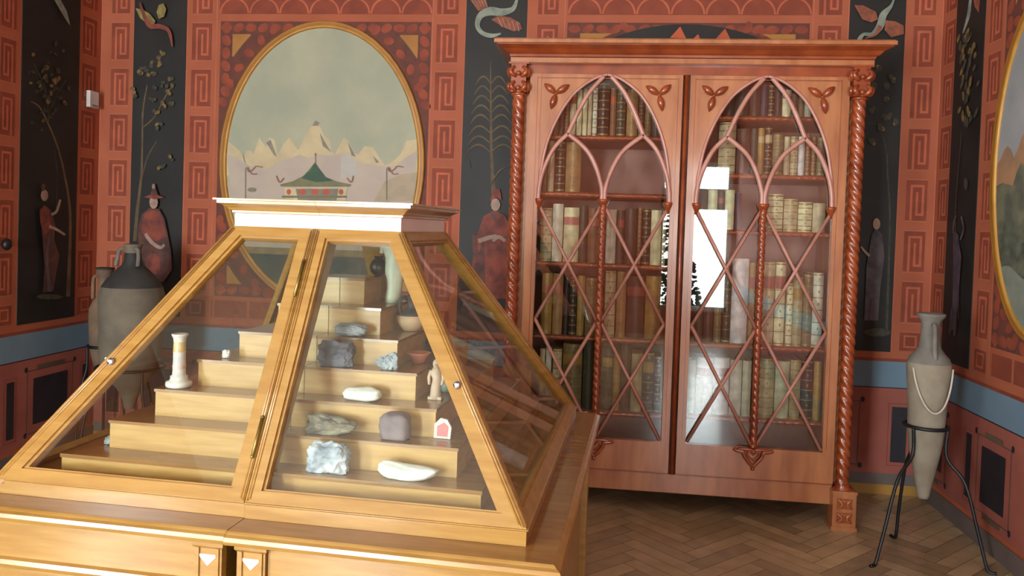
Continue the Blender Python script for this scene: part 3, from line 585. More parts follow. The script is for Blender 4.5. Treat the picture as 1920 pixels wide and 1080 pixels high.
for (d0, d1, c0, hw, dn) in ((-.445, .392, -.017, .365, 'left'), (.432, 1.265, .842, .362, 'right')):
    fr_ = L()
    fr_.box((d0, YC-.012, .228), (c0-hw, YC+.025, 2.416), MAHO); fr_.box((c0+hw, YC-.012, .228), (d1, YC+.025, 2.416), MAHO)
    fr_.box((c0-hw, YC-.012, .228), (c0+hw, YC+.025, .400), MAHO)
    for sg in (-1, 1):          # board over the pointed arch, cut to the curve
        arc = smooth([(c0+sg*p[0]*hw/.362, 0, p[1]) for p in OUTER])
        fr_.extr([(p.x, YC-.008, p.z) for p in arc]+[(c0, YC-.008, 2.416), (c0+sg*-hw, YC-.008, 2.416), (c0+sg*-hw, YC-.008, 1.715)], (0, .025, 0), MAHO)
    fr_ = fr_.build('door', bevel=0)
    g = L()
    for (a, z) in ((c0-hw-.02, 0), (c0+hw+.02, 0)): g.box((a-.0015, YC-.0135, .42), (a+.0015, YC-.0118, 2.40), MAHO_D)
    g.box((c0-hw-.02, YC-.0135, 2.392), (c0+hw+.02, YC-.0118, 2.396), MAHO_D)
    g.box((d0, YC-.0135, .229), (d1, YC-.011, .234), MAHO_D); g.build('bead', fr_)
    t = L()
    for sg in (-1, 1):
        k = sg*hw/.362
        bar(t, smooth([(c0+k*p[0], 0, p[1]) for p in OUTER]) and [(q.x, q.z) for q in smooth([(c0+k*p[0], 0, p[1]) for p in OUTER])], YC-.009, .009, MAHO_L)
        for cv in ([(-.357, 1.715), (-.352, 1.80), (-.329, 1.896), (-.277, 2.008), (-.205, 2.085)], [(-.008, 1.715), (-.010, 1.79), (-.045, 1.903), (-.102, 2.0), (-.205, 2.085)], [(-.205, 2.085), (-.167, 2.178), (-.128, 2.26), (-.085, 2.33), (-.02, 2.405)]):
            bar(t, [(q.x, q.z) for q in smooth([(c0+k*p[0], 0, p[1]) for p in cv])], YC-.012, .0130, MAHO_L)
    t.build('arch_tracery', fr_)
    t = L()
    for sg in (-1, 1):
        for (za, zb) in ((1.69, 1.05), (1.05, .41)):
            bar(t, [(c0+sg*.355, za), (c0+sg*.01, zb)], YC-.011, .0098, MAHO_L); bar(t, [(c0+sg*.01, za), (c0+sg*.355, zb)], YC-.009, .0098, MAHO_L)
    t.build('lattice', fr_)
    t = L().twist((c0, YC-.014), .405, 1.70, .0175, MAHO_D, k=150, lobes=2, amp=.2, n=12); t.build('colonnette', fr_)
    t = L().lathe([(.016, 1.675), (.018, 1.69), (.026, 1.70), (.030, 1.71), (.034, 1.715), (.034, 1.728)], (c0, YC-.012, 0), MAHO_D, 16); t.build('arch_capital', fr_)
    for sg in (-1, 1):
        t = L().lathe([(.006, 1.66), (.014, 1.685), (.020, 1.695), (.026, 1.712), (.026, 1.722)], (c0+sg*.352, YC-.012, 0), MAHO_D, 14); t.build('arch_capital', fr_)
    t = L().box((c0-hw-.005, YC+.006, .395), (c0+hw+.005, YC+.009, 2.41), GLASS_B); t.build('glass_pane', fr_)
    for sg, zz in ((-1, 2.306), (1, 2.306)):
        t = L(); fx = c0+sg*(.283)
        for a, ln in ((2.45, .085), (.60, .090), (4.45, .090)) if sg < 0 else ((2.55, .090), (.75, .085), (4.95, .090)):
            for m_, rr in ((MAHO_D, 1), (MAHO, .55)):
                pts = [(fx+math.cos(a)*ln*k, YC-.010-.010*math.sin(PI*k)*(1.2-rr*.3), zz+math.sin(a)*ln*k) for k in [i/8 for i in range(9)]]
                t.tube(pts, [.003+.0165*rr*math.sin(PI*min(1, k*1.02))**.8 if 0 < k < 1 else .002 for k in [i/8 for i in range(9)]], m_, 8)
        t.ball((fx, YC-.016, zz), .009, MAHO_D, 1); t.build('carved_leaves', fr_)
    t = L(); zt = .385
    for sg in (-1, 1):
        t.tube(smooth([(c0+sg*.104, YC-.018, zt+.008), (c0+sg*.082, YC-.020, zt-.002), (c0+sg*.055, YC-.022, zt-.004), (c0+sg*.045, YC-.022, zt-.03), (c0+sg*.02, YC-.022, zt-.062), (c0, YC-.02, zt-.082)]), .010, MAHO_D, 8)
        t.tube(smooth([(c0+sg*.08, YC-.018, zt+.006), (c0+sg*.04, YC-.022, zt+.010), (c0, YC-.022, zt+.006)]), .009, MAHO_D, 8)
        t.tube(smooth([(c0, YC-.022, zt-.02), (c0+sg*.022, YC-.024, zt-.0), (c0+sg*.03, YC-.024, zt-.022), (c0, YC-.022, zt-.05)]), .005, MAHO_D, 8)
        t.ball((c0+sg*.096, YC-.02, zt+.004), .012, MAHO_D, 1)
    t.ball((c0, YC-.024, zt), .015, MAHO_D, 2); t.ball((c0, YC-.02, zt-.095), .013, MAHO_D, 1); t.tube([(c0, YC-.018, zt-.07), (c0, YC-.018, zt-.09)], .006, MAHO_D)
    t.build('carved_ornament', fr_)
b = L().tube([(.412, YC-.014, .228), (.412, YC-.014, 2.416)], .011, MAHO_D, 10); b.build('closing_bead')
SHELF = {'left': [2.095, 1.774, 1.378, .962, .545], 'right': [2.219, 1.901, 1.591, .960, .556]}
for sd, (a, c) in (('left', (-.447, .392)), ('right', (.432, 1.265))):
    for z in SHELF[sd]:
        b = L().box((a, YC+.075, z-.034), (c, YC+.54, z-.008), MAHO_I); sh = b.build('shelf')
        b = L().twist((YC+.066, z-.021), a, c, .0135, MAHO_D, k=150, lobes=2, amp=.14, n=10, step=.006, axis='x'); b.build('rope_edge', sh)

# ------------------------------------------------------------------ books
BKX = 1.3
BK = {'dark green': (46, 56, 46), 'near-black': (30, 30, 30), 'dark brown': (66, 50, 42), 'brown': (104, 76, 52), 'tan': (134, 106, 70), 'olive': (98, 92, 64), 'pale olive': (140, 138, 104),
      'beige': (162, 154, 124), 'cream': (196, 188, 150), 'pale grey': (176, 180, 164), 'white': (212, 210, 190), 'blue-black': (40, 46, 60), 'gold-brown': (138, 112, 58), 'pale green': (160, 172, 146)}
LB = {'gold': (168, 142, 74), 'red': (160, 84, 74), 'pink': (208, 138, 124), 'orange': (190, 98, 56), 'cream': (196, 184, 144), 'salmon': (196, 124, 96)}
# rows: shelf, list of (u0, u1, top w, colour, label colour or '', gold bands?)
ROWS = [
 ('left', 0, [(1036, 1048, 180, 'olive', '', 0), (1049, 1059, 172, 'dark brown', '', 0), (1060, 1068, 168, 'brown', '', 1), (1069, 1081, 166, 'beige', 'orange', 0), (1082, 1092, 168, 'cream', '', 0), (1093, 1102, 166, 'cream', '', 0), (1103, 1111, 163, 'beige', '', 0), (1112, 1121, 160, 'pale grey', '', 1), (1122, 1143, 152, 'near-black', '', 1), (1145, 1156, 165, 'brown', 'orange', 0), (1157, 1174, 160, 'dark green', '', 1), (1176, 1197, 168, 'tan', '', 1), (1198, 1209, 170, 'dark brown', '', 1), (1210, 1222, 176, 'olive', '', 1), (1223, 1240, 180, 'dark green', '', 0)]),
 ('left', 1, [(1017, 1027, 268, 'olive', '', 0), (1028, 1040, 264, 'beige', '', 0), (1042, 1060, 262, 'near-black', '', 1), (1061, 1090, 266, 'tan', '', 1)]),
 ('left', 2, [(1014, 1035, 390, 'beige', '', 1), (1036, 1056, 382, 'pale grey', '', 0), (1057, 1086, 389, 'cream', 'pink', 0), (1087, 1101, 385, 'dark green', '', 0), (1103, 1124, 391, 'brown', 'salmon', 0), (1137, 1156, 393, 'pale grey', '', 0), (1157, 1171, 394, 'dark brown', 'red', 0), (1172, 1195, 391, 'dark brown', '', 0), (1196, 1204, 389, 'brown', '', 1), (1205, 1220, 392, 'near-black', '', 1), (1221, 1241, 394, 'cream', '', 0), (1242, 1250, 396, 'beige', '', 0)]),
 ('left', 3, [(1016, 1036, 512, 'gold-brown', 'salmon', 1), (1037, 1056, 513, 'tan', 'salmon', 1), (1058, 1067, 520, 'near-black', '', 0), (1068, 1082, 517, 'near-black', '', 1), (1083, 1097, 517, 'gold-brown', '', 1), (1098, 1120, 521, 'olive', '', 1), (1135, 1155, 508, 'beige', '', 1), (1157, 1175, 509, 'tan', '', 1), (1176, 1210, 518, 'dark brown', 'red', 0), (1211, 1241, 518, 'gold-brown', '', 1)]),
 ('left', 4, [(1012, 1022, 654, 'beige', '', 0), (1023, 1034, 652, 'pale grey', '', 0), (1036, 1053, 655, 'beige', '', 1), (1055, 1092, 645, 'olive', 'gold', 1), (1094, 1114, 640, 'dark green', '', 0), (1130, 1149, 650, 'dark green', 'gold', 0), (1150, 1163, 666, 'gold-brown', '', 1), (1164, 1183, 640, 'dark brown', '', 0), (1184, 1205, 664, 'pale olive', '', 0), (1206, 1227, 661, 'dark green', 'gold', 1), (1228, 1240, 668, 'near-black', '', 1)]),
 ('right', 0, [(1358, 1378, 170, 'dark green', '', 0), (1379, 1406, 160, 'dark green', '', 0), (1407, 1427, 155, 'dark brown', '', 0), (1428, 1441, 152, 'blue-black', '', 0), (1442, 1453, 152, 'near-black', '', 1), (1454, 1467, 160, 'near-black', '', 0), (1468, 1484, 168, 'cream', 'orange', 0), (1485, 1497, 176, 'dark green', '', 0), (1498, 1508, 178, 'olive', '', 0), (1509, 1522, 182, 'pale green', '', 0)]),
 ('right', 1, [(1320, 1347, 232, 'dark brown', '', 0), (1349, 1382, 229, 'beige', '', 1), (1383, 1408, 241, 'dark brown', '', 0), (1409, 1421, 241, 'dark green', '', 0), (1422, 1434, 240, 'gold-brown', 'cream', 1), (1435, 1449, 238, 'near-black', 'cream', 1), (1450, 1470, 251, 'olive', '', 1), (1471, 1482, 256, 'beige', '', 0), (1483, 1497, 256, 'beige', '', 1), (1498, 1510, 256, 'white', '', 0), (1511, 1521, 252, 'brown', 'orange', 1), (1522, 1532, 256, 'brown', '', 1), (1533, 1548, 258, 'olive', '', 1)]),
 ('right', 2, [(1306, 1326, 352, 'dark brown', '', 0), (1328, 1346, 356, 'cream', '', 0), (1347, 1359, 358, 'dark brown', 'red', 0), (1360, 1378, 356, 'cream', '', 0), (1379, 1391, 362, 'blue-black', '', 0), (1442, 1470, 364, 'cream', '', 1), (1471, 1497, 373, 'beige', 'cream', 1), (1498, 1524, 379, 'cream', '', 1), (1525, 1549, 381, 'beige', '', 0)]),
 ('right', 3, [(1305, 1322, 500, 'dark green', '', 0), (1323, 1341, 494, 'dark brown', 'gold', 0), (1342, 1356, 496, 'olive', '', 1), (1358, 1373, 492, 'dark green', '', 1), (1374, 1406, 485, 'white', '', 0), (1407, 1419, 493, 'gold-brown', 'red', 1), (1432, 1455, 492, 'beige', 'red', 1), (1456, 1475, 492, 'cream', 'red', 1), (1476, 1488, 532, 'cream', '', 1), (1489, 1507, 520, 'pale olive', 'gold', 1), (1508, 1525, 514, 'olive', '', 1), (1526, 1546, 512, 'pale grey', '', 1)]),
 ('right', 4, [(1293, 1305, 676, 'pale green', '', 0), (1307, 1338, 672, 'white', 'orange', 0), (1339, 1369, 672, 'white', 'orange', 0), (1370, 1392, 676, 'pale grey', '', 0), (1393, 1410, 677, 'pale green', '', 0), (1424, 1454, 673, 'pale olive', '', 1), (1455, 1482, 678, 'pale green', '', 0), (1483, 1503, 676, 'pale olive', '', 1), (1504, 1526, 676, 'near-black', '', 1), (1527, 1542, 678, 'gold-brown', '', 1)]),
]
PAGES = mat('pages', (206, 194, 160), .8)
ORD = ['top', 'second', 'third', 'fourth', 'lowest']
GOLDL = mat('tooled_gold', (170, 150, 84), .4, rgb2=(140, 120, 64), metal=.3)
def book_mat(c): q = tuple(min(242, x*BKX) for x in BK[c]); return mat('leather_'+c, q, .5, rgb2=tuple(x*.8 for x in q), scale=18)
PHR = {'tan': 'tan leather', 'beige': 'beige vellum', 'cream': 'cream vellum', 'white': 'white vellum', 'brown': 'brown leather'}
used = set()
for sd, k, books in ROWS:
    z0_ = SHELF[sd][k]-.0065; prev = None
    for i, (u0, u1, wt, c, lb, gb) in enumerate(books):
        yb = YC+.085; um = (u0+u1)/2; A = hit(u0, wt+30, 1, yb); B_ = hit(u1, wt+30, 1, yb); top = hit(um, wt, 1, yb).z
        lo_, hi_ = (-.445, .390) if sd == 'left' else (.434, 1.263); ax_ = max(A.x, lo_+.001); bx_ = min(B_.x, hi_-.001); wd = max(.012, bx_-ax_-.0022); h = max(.12, min(top, (SHELF[sd][k-1] if k else 2.43)-.040)-z0_); dp = .15 if h < .3 else .2; xm = (ax_+bx_)/2
        b = MB(); n = 10; rs = wd*.28                         # rounded spine + boards
        sp = [(-wd/2+wd*j/n, -rs*math.sin(PI*j/n)) for j in range(n+1)]
        out = sp+[(wd/2, dp), (wd/2-.0025, dp), (wd/2-.0025, .012), (-wd/2+.0025, .012), (-wd/2+.0025, dp), (-wd/2, dp)]
        mm = book_mat(c); b.extr([(p[0], p[1], 0) for p in out], (0, 0, h), mm)
        nb = 5 if h > .2 else 4
        for j in range(1, nb+1):
            zz = h*j/(nb+1)
            b.extr([(p[0]*1.02, p[1]*1.0-.0022, zz-.0025) for p in sp], (0, 0, .005), GOLDL if gb else mm)
            if gb:
                b.extr([(p[0]*.6, p[1]-.0008, zz+h/(nb+1)*.38) for p in sp], (0, 0, h*.035), GOLDL)
        if gb: b.extr([(p[0]*1.01, p[1]-.0012, .006) for p in sp], (0, 0, .008), GOLDL); b.extr([(p[0]*1.01, p[1]-.0012, h-.014) for p in sp], (0, 0, .008), GOLDL)
        o = b.build('book'); o.location = (xm, yb+rs, z0_)
        pg = MB().box((-wd/2+.003, .004, .004), (wd/2-.003, dp-.004, h-.005), PAGES).build('page_block', o)
        if lb:
            q = MB(); q.extr([(p[0]*1.0, p[1]-.0016, h*.68) for p in sp], (0, 0, h*.15), mat('label_'+lb, LB[lb], .5)); tag(q.build('spine_label', o), lb+' spine label')
        desc = PHR.get(c, c)+' book'+(' with '+('an ' if lb[0] in 'aeiou' else 'a ')+lb+' label' if lb else (' with gilt bands' if gb else ''))
        where = f'{ORD[k]} shelf behind {sd} door'
        pc = (prev+' book') if prev else None
        lab = f'{desc}, {where}, ' + (f'right of {pc}' if prev else 'leftmost')
        if lab in used: lab = f'{desc}, {where}, ' + f'left of the {books[i+1][3]} book' if i+1 < len(books) else lab+', at the end'
        if lab in used or len(lab.replace(',', ' ').split()) > 16: lab = f'{desc}, {where}, {["first","second","third","fourth","fifth","sixth","seventh","eighth","ninth","tenth","eleventh","twelfth","thirteenth","fourteenth","fifteenth"][i]} from left'
        used.add(lab); prev = c
        tag(o, lab, 'book', f'old books on the {ORD[k]} shelf behind the {sd} door')

# ------------------------------------------------------------------ pyramid display case: two halves pushed together
CY_AW = -.0505; CC = Matrix.Rotation(CY_AW, 3, 'Z') @ Vector((-.9288, 2.4115, 0))
HX, HY, PZT, TPZ = .686, .647, .870, .830            # foot of the glazed pyramid, top of plinth, table top
TX, TY, TZ, TCX = .258, .2465, 1.530, -.012          # head of the pyramid
STEP_H = [.562, .482, .402, .322, .241, .160, .078]; STEP_Z = [.920, .995, 1.070, 1.145, 1.220, 1.300, 1.380]
FB = [(-HX, -HY, PZT), (0, -HY, PZT), (HX, -HY, PZT), (HX, HY, PZT), (0, HY, PZT), (-HX, HY, PZT)]
FT = [(TCX-TX, -TY, TZ), (TCX, -TY, TZ), (TCX+TX, -TY, TZ), (TCX+TX, TY, TZ), (TCX, TY, TZ), (TCX-TX, TY, TZ)]
def glazed(root, B0, B1, T1, T0, wl_, wr_, wb_, wt_, hinge=None, lock=None, th=.026):
    """one glazed face: a mitred oak frame round a pane, outer corners B0 B1 (foot) T1 T0 (head)"""
    B0, B1, T1, T0 = map(Vector, (B0, B1, T1, T0)); X = (B1-B0).normalized(); N = X.cross(T0-B0).normalized(); Y = N.cross(X)
    to2 = lambda p: Vector(((p-B0).dot(X), (p-B0).dot(Y))); to3 = lambda q, d=0: B0+X*q[0]+Y*q[1]+N*d
    q = [to2(p) for p in (B0, B1, T1, T0)]; inn = []
    ws = (wb_, wr_, wt_, wl_); lines = []
    for i in range(4):
        a, b_ = q[i], q[(i+1) % 4]; d = (b_-a).normalized(); n = Vector((-d.y, d.x)); lines.append((a+n*ws[i], d))
    for i in range(4):
        (p, d), (r, e) = lines[i-1], lines[i]; den = d.x*e.y-d.y*e.x; t = ((r.x-p.x)*e.y-(r.y-p.y)*e.x)/den; inn.append(p+d*t)
    b = MB()
    for i in range(4):
        j = (i+1) % 4; o0, o1, i1, i0 = q[i], q[j], inn[j], inn[i]
        L0 = o0.lerp(i0, .82); L1 = o1.lerp(i1, .82)      # raised flat, then a small step down to the glass
        b.extr([to3(o0), to3(o1), to3(L1), to3(L0)], -N*th, HONEY)
        b.extr([to3(L0, -.006), to3(L1, -.006), to3(i1, -.006), to3(i0, -.006)], -N*(th-.006), HONEY)
    for i in (1, 3):                                      # moulded lines down the stiles
        j = (i+1) % 4
        for f, dd in ((.10, .0025), (.24, .0018)):
            a = q[i].lerp(inn[i], f); c = q[j].lerp(inn[j], f); b.tube([to3(a, 0), to3(c, 0)], .0032, HONEY, 6)
        a = q[i].lerp(inn[i], .17); c = q[j].lerp(inn[j], .17); b.tube([to3(a, .0002), to3(c, .0002)], .0014, GROOVE, 5)
    fr = b.build('glazed_frame', root)
    g = MB(); g.extr([to3(p, -.016) for p in [q[k].lerp(inn[k], .9) for k in range(4)]], -N*.003, GLASS); g.build('glass_pane', fr)
    if hinge:
        for f0, f1 in ((.14, .27), (.72, .86)):
            k0, k1 = (1, 2) if hinge > 0 else (0, 3)
            a = q[k0].lerp(q[k1], f0); c = q[k0].lerp(q[k1], f1); off = Vector((-.007*hinge, 0))
            h = MB(); h.tube([to3(a+off, .004), to3(c+off, .004)], .0048, BRASS, 8); h.ball(to3(a+off, .004), .006, BRASS, 1); h.ball(to3(c+off, .004), .006, BRASS, 1); h.build('hinge', fr)
    if lock:
        k0, k1 = (1, 2) if lock > 0 else (0, 3); a = q[k0].lerp(q[k1], .425)+Vector((-.024*lock, 0)); P = to3(a, .002)
        h = MB(); h.tube([P, P+N*.006], .0095, CHROME, 14); h.box(P+N*.006-Vector((.006, .002, .002)), P+N*.009+Vector((.006, .002, .002)), CHROME); h.build('lock', fr)
    return fr
for side in (-1, 1):
    root = empty('display_case', CC, CY_AW)
    tag(root, 'right half of the honey oak pyramid display case, stones on its steps' if side > 0 else 'left half of the honey oak pyramid display case, candlestick on its steps', 'display case', 'pyramid display case halves')
    g0 = .0012*side; jog = 0 if side > 0 else .004          # the halves stand a hair apart
    X_ = lambda x: x*side+g0
    mir = lambda a: (0, a, 1, 1) if side > 0 else (a, 0, 1, 1)
    # base cabinet
    b = MB(); bx, by = .742, .712; gx = .018
    b.box((X_(gx), -by+.022, .06), (X_(bx-.022), by-.022, TPZ-.035), HONEY); b.box((X_(gx+.03), -by+.05, 0), (X_(bx-.05), by-.05, .06), GROOVE)
    base = b.build('base_cabinet', root)
    for (px, py, lab) in ((gx, -by, 1), (bx-.070, -by, 1), (bx-.070, by-.07, 0), (gx, by-.07, 0)):
        p = MB(); p.box((X_(px), py, .02), (X_(px+.070), py+.07, TPZ-.032), HONEY)
        p.box((X_(px+.006), py-.004, .04), (X_(px+.014), py, TPZ-.05), HONEY); p.box((X_(px+.056), py-.004, .04), (X_(px+.064), py, TPZ-.05), HONEY)
        p.mould(min(X_(px), X_(px+.07)), max(X_(px), X_(px+.07)), py, py+.07, [(.0, TPZ-.052), (.005, TPZ-.046), (.005, TPZ-.036), (.0, TPZ-.032)], HONEY)
        pl = p.build('pilaster', root)
        if lab:
            q = MB(); mx_ = px+.035; q.extr([(X_(mx_-.026), py-.0015, .764), (X_(mx_+.026), py-.0015, .764), (X_(mx_), py-.0015, .737)], (0, .002, 0), INLAY); tag(q.build('triangle_inlay', pl), 'white triangle inlay')
    fp = MB().box((X_(gx+.072), -by+.010, .700), (X_(bx-.072), -by+.03, TPZ-.036), HONEY)
    fp.build('frieze_panel', root)
    q = MB(); q.mould(min(X_(gx+.072), X_(bx-.072)), max(X_(gx+.072), X_(bx-.072)), -by+.010, -by+.03, [(0, .672), (.010, .676), (.014, .686), (.010, .696), (0, .700)], HONEY, (0, 0, 1, 0)); q.build('lower_moulding', root)
    # table top with a rounded nosing
    b = MB(); tx, ty = .777, .7445
    prof = [(-.03, TPZ-.040), (-.024, TPZ-.034), (-.012, TPZ-.032), (-.004, TPZ-.028), (0, TPZ-.019), (-.003, TPZ-.010), (-.011, TPZ-.006), (-.014, TPZ-.003), (-.018, TPZ)]
    xa, xb = sorted((g0, X_(tx))); b.mould(xa, xb, -ty+(.004 if side < 0 else 0), ty, prof, HONEY, mir(1)); b.m[-1] = b.mi(HONEY_D); b.build('table_top', root)
    # plinth under the glass
    b = MB(); xa, xb = sorted((g0, X_(HX))); b.mould(xa, xb, -HY+jog, HY, [(.0, TPZ+.0005), (.0, PZT-.006), (.005, PZT-.002), (.005, PZT)], HONEY, mir(1)); b.build('plinth', root)
    # stepped stand
    st = MB(); H = STEP_H[0]; xa, xb = sorted((X_(.0), X_(H))); st.box((xa, -H, PZT), (xb, H, STEP_Z[0]-.010), STEPM); xa, xb = sorted((X_(0), X_(H+.003))); st.box((xa, -H-.003, STEP_Z[0]-.010), (xb, H+.003, STEP_Z[0]), HONEY_D)
    st = st.build('stepped_stand', root)
    for k in range(1, 7):
        H = STEP_H[k]; s_ = MB(); xa, xb = sorted((X_(0), X_(H))); s_.box((xa, -H, STEP_Z[k-1]), (xb, H, STEP_Z[k]-.008), STEPM)
        xa, xb = sorted((X_(0), X_(H+.003))); s_.box((xa, -H-.003, STEP_Z[k]-.008), (xb, H+.003, STEP_Z[k]), HONEY_D); s_.build('step', st)
    # glazed faces
    dd = Vector((g0, 0, 0))
    V = lambda p: Vector(p)+dd
    if side > 0:
        glazed(root, V(FB[1]), V(FB[2]), V(FT[2]), V(FT[1]), .042, .046, .036, .036, hinge=None, lock=1)
        glazed(root, V(FB[2]), V(FB[3]), V(FT[3]), V(FT[2]), .046, .046, .040, .036)
        glazed(root, V(FB[3]), V(FB[4]), V(FT[4]), V(FT[3]), .046, .042, .052, .036)
        pb = MB(); pb.extr([(.004, -.600, PZT), (.004, .600, PZT), (.001, .215, TZ), (.001, -.215, TZ)], (.003, 0, 0), GLASS); pb.build('dividing_glass', root)
        q = MB()
        for sg in (-1, 1): q.extr([(.006, sg*(HY-.020), PZT), (.006, sg*(HY-.085), PZT), (.006, sg*(TY-.085), TZ-.006), (.006, sg*(TY-.028), TZ-.006)], (.022, 0, 0), HONEY)
        q.build('divider_shadow_post', root)  # posts added behind the seam to widen its shadow on the steps
    else:
        glazed(root, V(FB[0]), V(FB[1]), V(FT[1]), V(FT[0]), .052, .046, .036, .036, hinge=1, lock=-1)
        glazed(root, V(FB[5]), V(FB[0]), V(FT[0]), V(FT[5]), .046, .046, .040, .036, lock=1)
        glazed(root, V(FB[4]), V(FB[5]), V(FT[5]), V(FT[4]), .042, .046, .052, .036)
    # cap: plain block and moulded cornice
    b = MB(); xa, xb = sorted((TCX*0+g0, X_(TX-.004)+TCX)); b.mould(xa, xb, -TY+.002+jog, TY-.002, [(0, TZ), (0, TZ+.040)], WHITEC, mir(1)); b.build('cap_block', root)
    b = MB(); xa, xb = sorted((g0, X_(TX-.004)+TCX)); b.mould(xa, xb, -TY+.002+jog, TY-.002, [(.0, TZ+.038), (.006, TZ+.040), (.006, TZ+.046), (.012, TZ+.048), (.016, TZ+.054), (.028, TZ+.062), (.038, TZ+.066), (.038, TZ+.074), (.046, TZ+.075), (.046, TZ+.080)], HONEY, mir(1)); b.build('cap_cornice', root)
R3 = Matrix.Rotation(CY_AW, 3, 'Z')
def cw(x, y, z): return CC+R3 @ Vector((x, y, z))          # case coordinates to the room
# ------------------------------------------------------------------ things on the steps
def rock(name, c, r, mm, label, cat='stone', rough=.22, freq=1.6, sq=2.6, seed=1, bend=0, taper=0, cut=0, rz=0, grp=None):
    def f(p):
        d = p.normalized(); k = (abs(d.x)**sq+abs(d.y)**sq+abs(d.z)**sq)**(-1/sq); q = d*k
        n = noise.noise(q*freq+Vector((seed*7.3, seed*3.1, 0)))+.5*noise.noise(q*freq*2.7+Vector((0, seed*5.7, 9)))+.22*noise.noise(q*freq*6+Vector((seed, 0, 4)))
        q = q*(1+rough*n)
        q.z *= 1-taper*q.x
        q.z += bend*(q.x*q.x-.4)
        if q.z < -.86: q.z = -.86
        return q
    b = MB().ball((0, 0, r[2]*.86), r, mm, 4, f); o = b.build(name, bevel=0); o.location = cw(*c); o.rotation_euler = (0, 0, CY_AW+rz)
    lo = min(v.co.z for v in o.data.vertices); o.location.z -= lo-.0008
    for v in o.data.polygons: v.use_smooth = rough < .2
    tag(o, label, cat, grp); return o
ST1 = mat('stone_blue_white', (196, 204, 212), .6, rgb2=(120, 132, 146), scale=22, bump=.6); ST2 = mat('stone_chalk', (226, 228, 222), .7, rgb2=(200, 206, 200), scale=18, bump=.3)
ST3 = mat('stone_olive_grey', (136, 128, 108), .7, rgb2=(84, 80, 72), scale=30, bump=.7); ST4 = mat('stone_mauve', (130, 116, 120), .7, rgb2=(112, 98, 104), scale=20, bump=.3)
ST5 = mat('stone_slate', (112, 114, 128), .6, rgb2=(66, 66, 78), scale=24, bump=.8); ST6 = mat('stone_grey', (160, 168, 174), .6, rgb2=(124, 132, 140), scale=24, bump=.5)
G_ = 'stones on the front steps'
rock('stone', (.160, -.524, STEP_Z[0]), (.053, .025, .040), ST1, 'blue-white craggy stone on the lowest front step', rough=.24, seed=2, sq=3.2, grp=G_)
rock('stone', (.371, -.522, STEP_Z[0]), (.075, .026, .020), ST2, 'long white bone-like stone on the lowest front step', rough=.16, seed=5, bend=.35, freq=1.1, taper=.35, grp=G_)
rock('stone', (.132, -.444, STEP_Z[1]), (.066, .024, .024), ST3, 'olive-grey wedge of rough stone on the second front step', rough=.30, seed=3, taper=.45, sq=3, grp=G_)
rock('stone', (.308, -.444, STEP_Z[1]), (.039, .028, .036), ST4, 'smooth mauve-grey blocky stone on the second front step', rough=.12, seed=8, sq=4.2, grp=G_)
rock('stone', (.187, -.364, STEP_Z[2]), (.052, .024, .019), ST2, 'white ribbed stone on the third front step', rough=.14, seed=6, grp=G_)
rock('stone', (.078, -.284, STEP_Z[3]), (.048, .026, .037), ST5, 'dark slate-grey cubic stone on the fourth front step', rough=.24, seed=9, sq=5, grp=G_)
rock('stone', (.230, -.292, STEP_Z[3]), (.029, .017, .022), ST6, 'small grey chipped stone at the right end of the fourth front step', rough=.36, seed=4, taper=-.5, sq=3, grp=G_)
rock('stone', (.086, -.203, STEP_Z[4]), (.047, .026, .019), ST6, 'flat speckled grey stone on the fifth front step', rough=.2, seed=12, grp=G_)
def lathe_thing(name, c, prof, mm, label, cat, n=32, mf=None, grp=None):
    b = MB().lathe(prof, (0, 0, 0), mm, n, mf); o = b.build(name); o.location = cw(c[0], c[1], c[2]+.0008); tag(o, label, cat, grp); return o
# candlestick
POR = mat('porcelain', (226, 224, 218), .25, rgb2=(196, 190, 188), scale=16); POR2 = mat('porcelain_ochre', (196, 166, 104), .3, rgb2=(216, 196, 160), scale=20); POR3 = mat('porcelain_rose', (196, 136, 122), .3, rgb2=(214, 190, 180), scale=20)
o = lathe_thing('candlestick', (-.357, -.364, STEP_Z[2]), [(.030, 0), (.035, .004), (.036, .012), (.035, .018), (.026, .022), (.023, .030), (.024, .036), (.0185, .040), (.0175, .062), (.0185, .068), (.0175, .074), (.017, .112), (.018, .116), (.017, .120), (.0165, .150), (.018, .162), (.022, .170), (.023, .175), (.020, .176), (.012, .172), (.010, .160)], POR, 'white porcelain candlestick with rose and ochre bands on the left steps', 'candlestick', mf=lambda z: POR3 if .055 < z < .072 else (POR2 if .115 < z < .145 else POR))
GLS = mat('glass_trinket', (180, 196, 200), .1, rgb2=(120, 140, 146), scale=20)
rock('glass_fragment', (-.503, -.455, STEP_Z[0]), (.012, .012, .012), GLS, 'tiny clear glass fragment at the left end of a lower step', 'fragment', seed=2, rough=.3)
rock('shell', (-.262, -.278, STEP_Z[3]), (.012, .010, .013), POR, 'tiny white shell at the left end of the middle step', 'shell', seed=11)
o = bpy.data.objects['candlestick']; o.scale = (1, 1, .86)
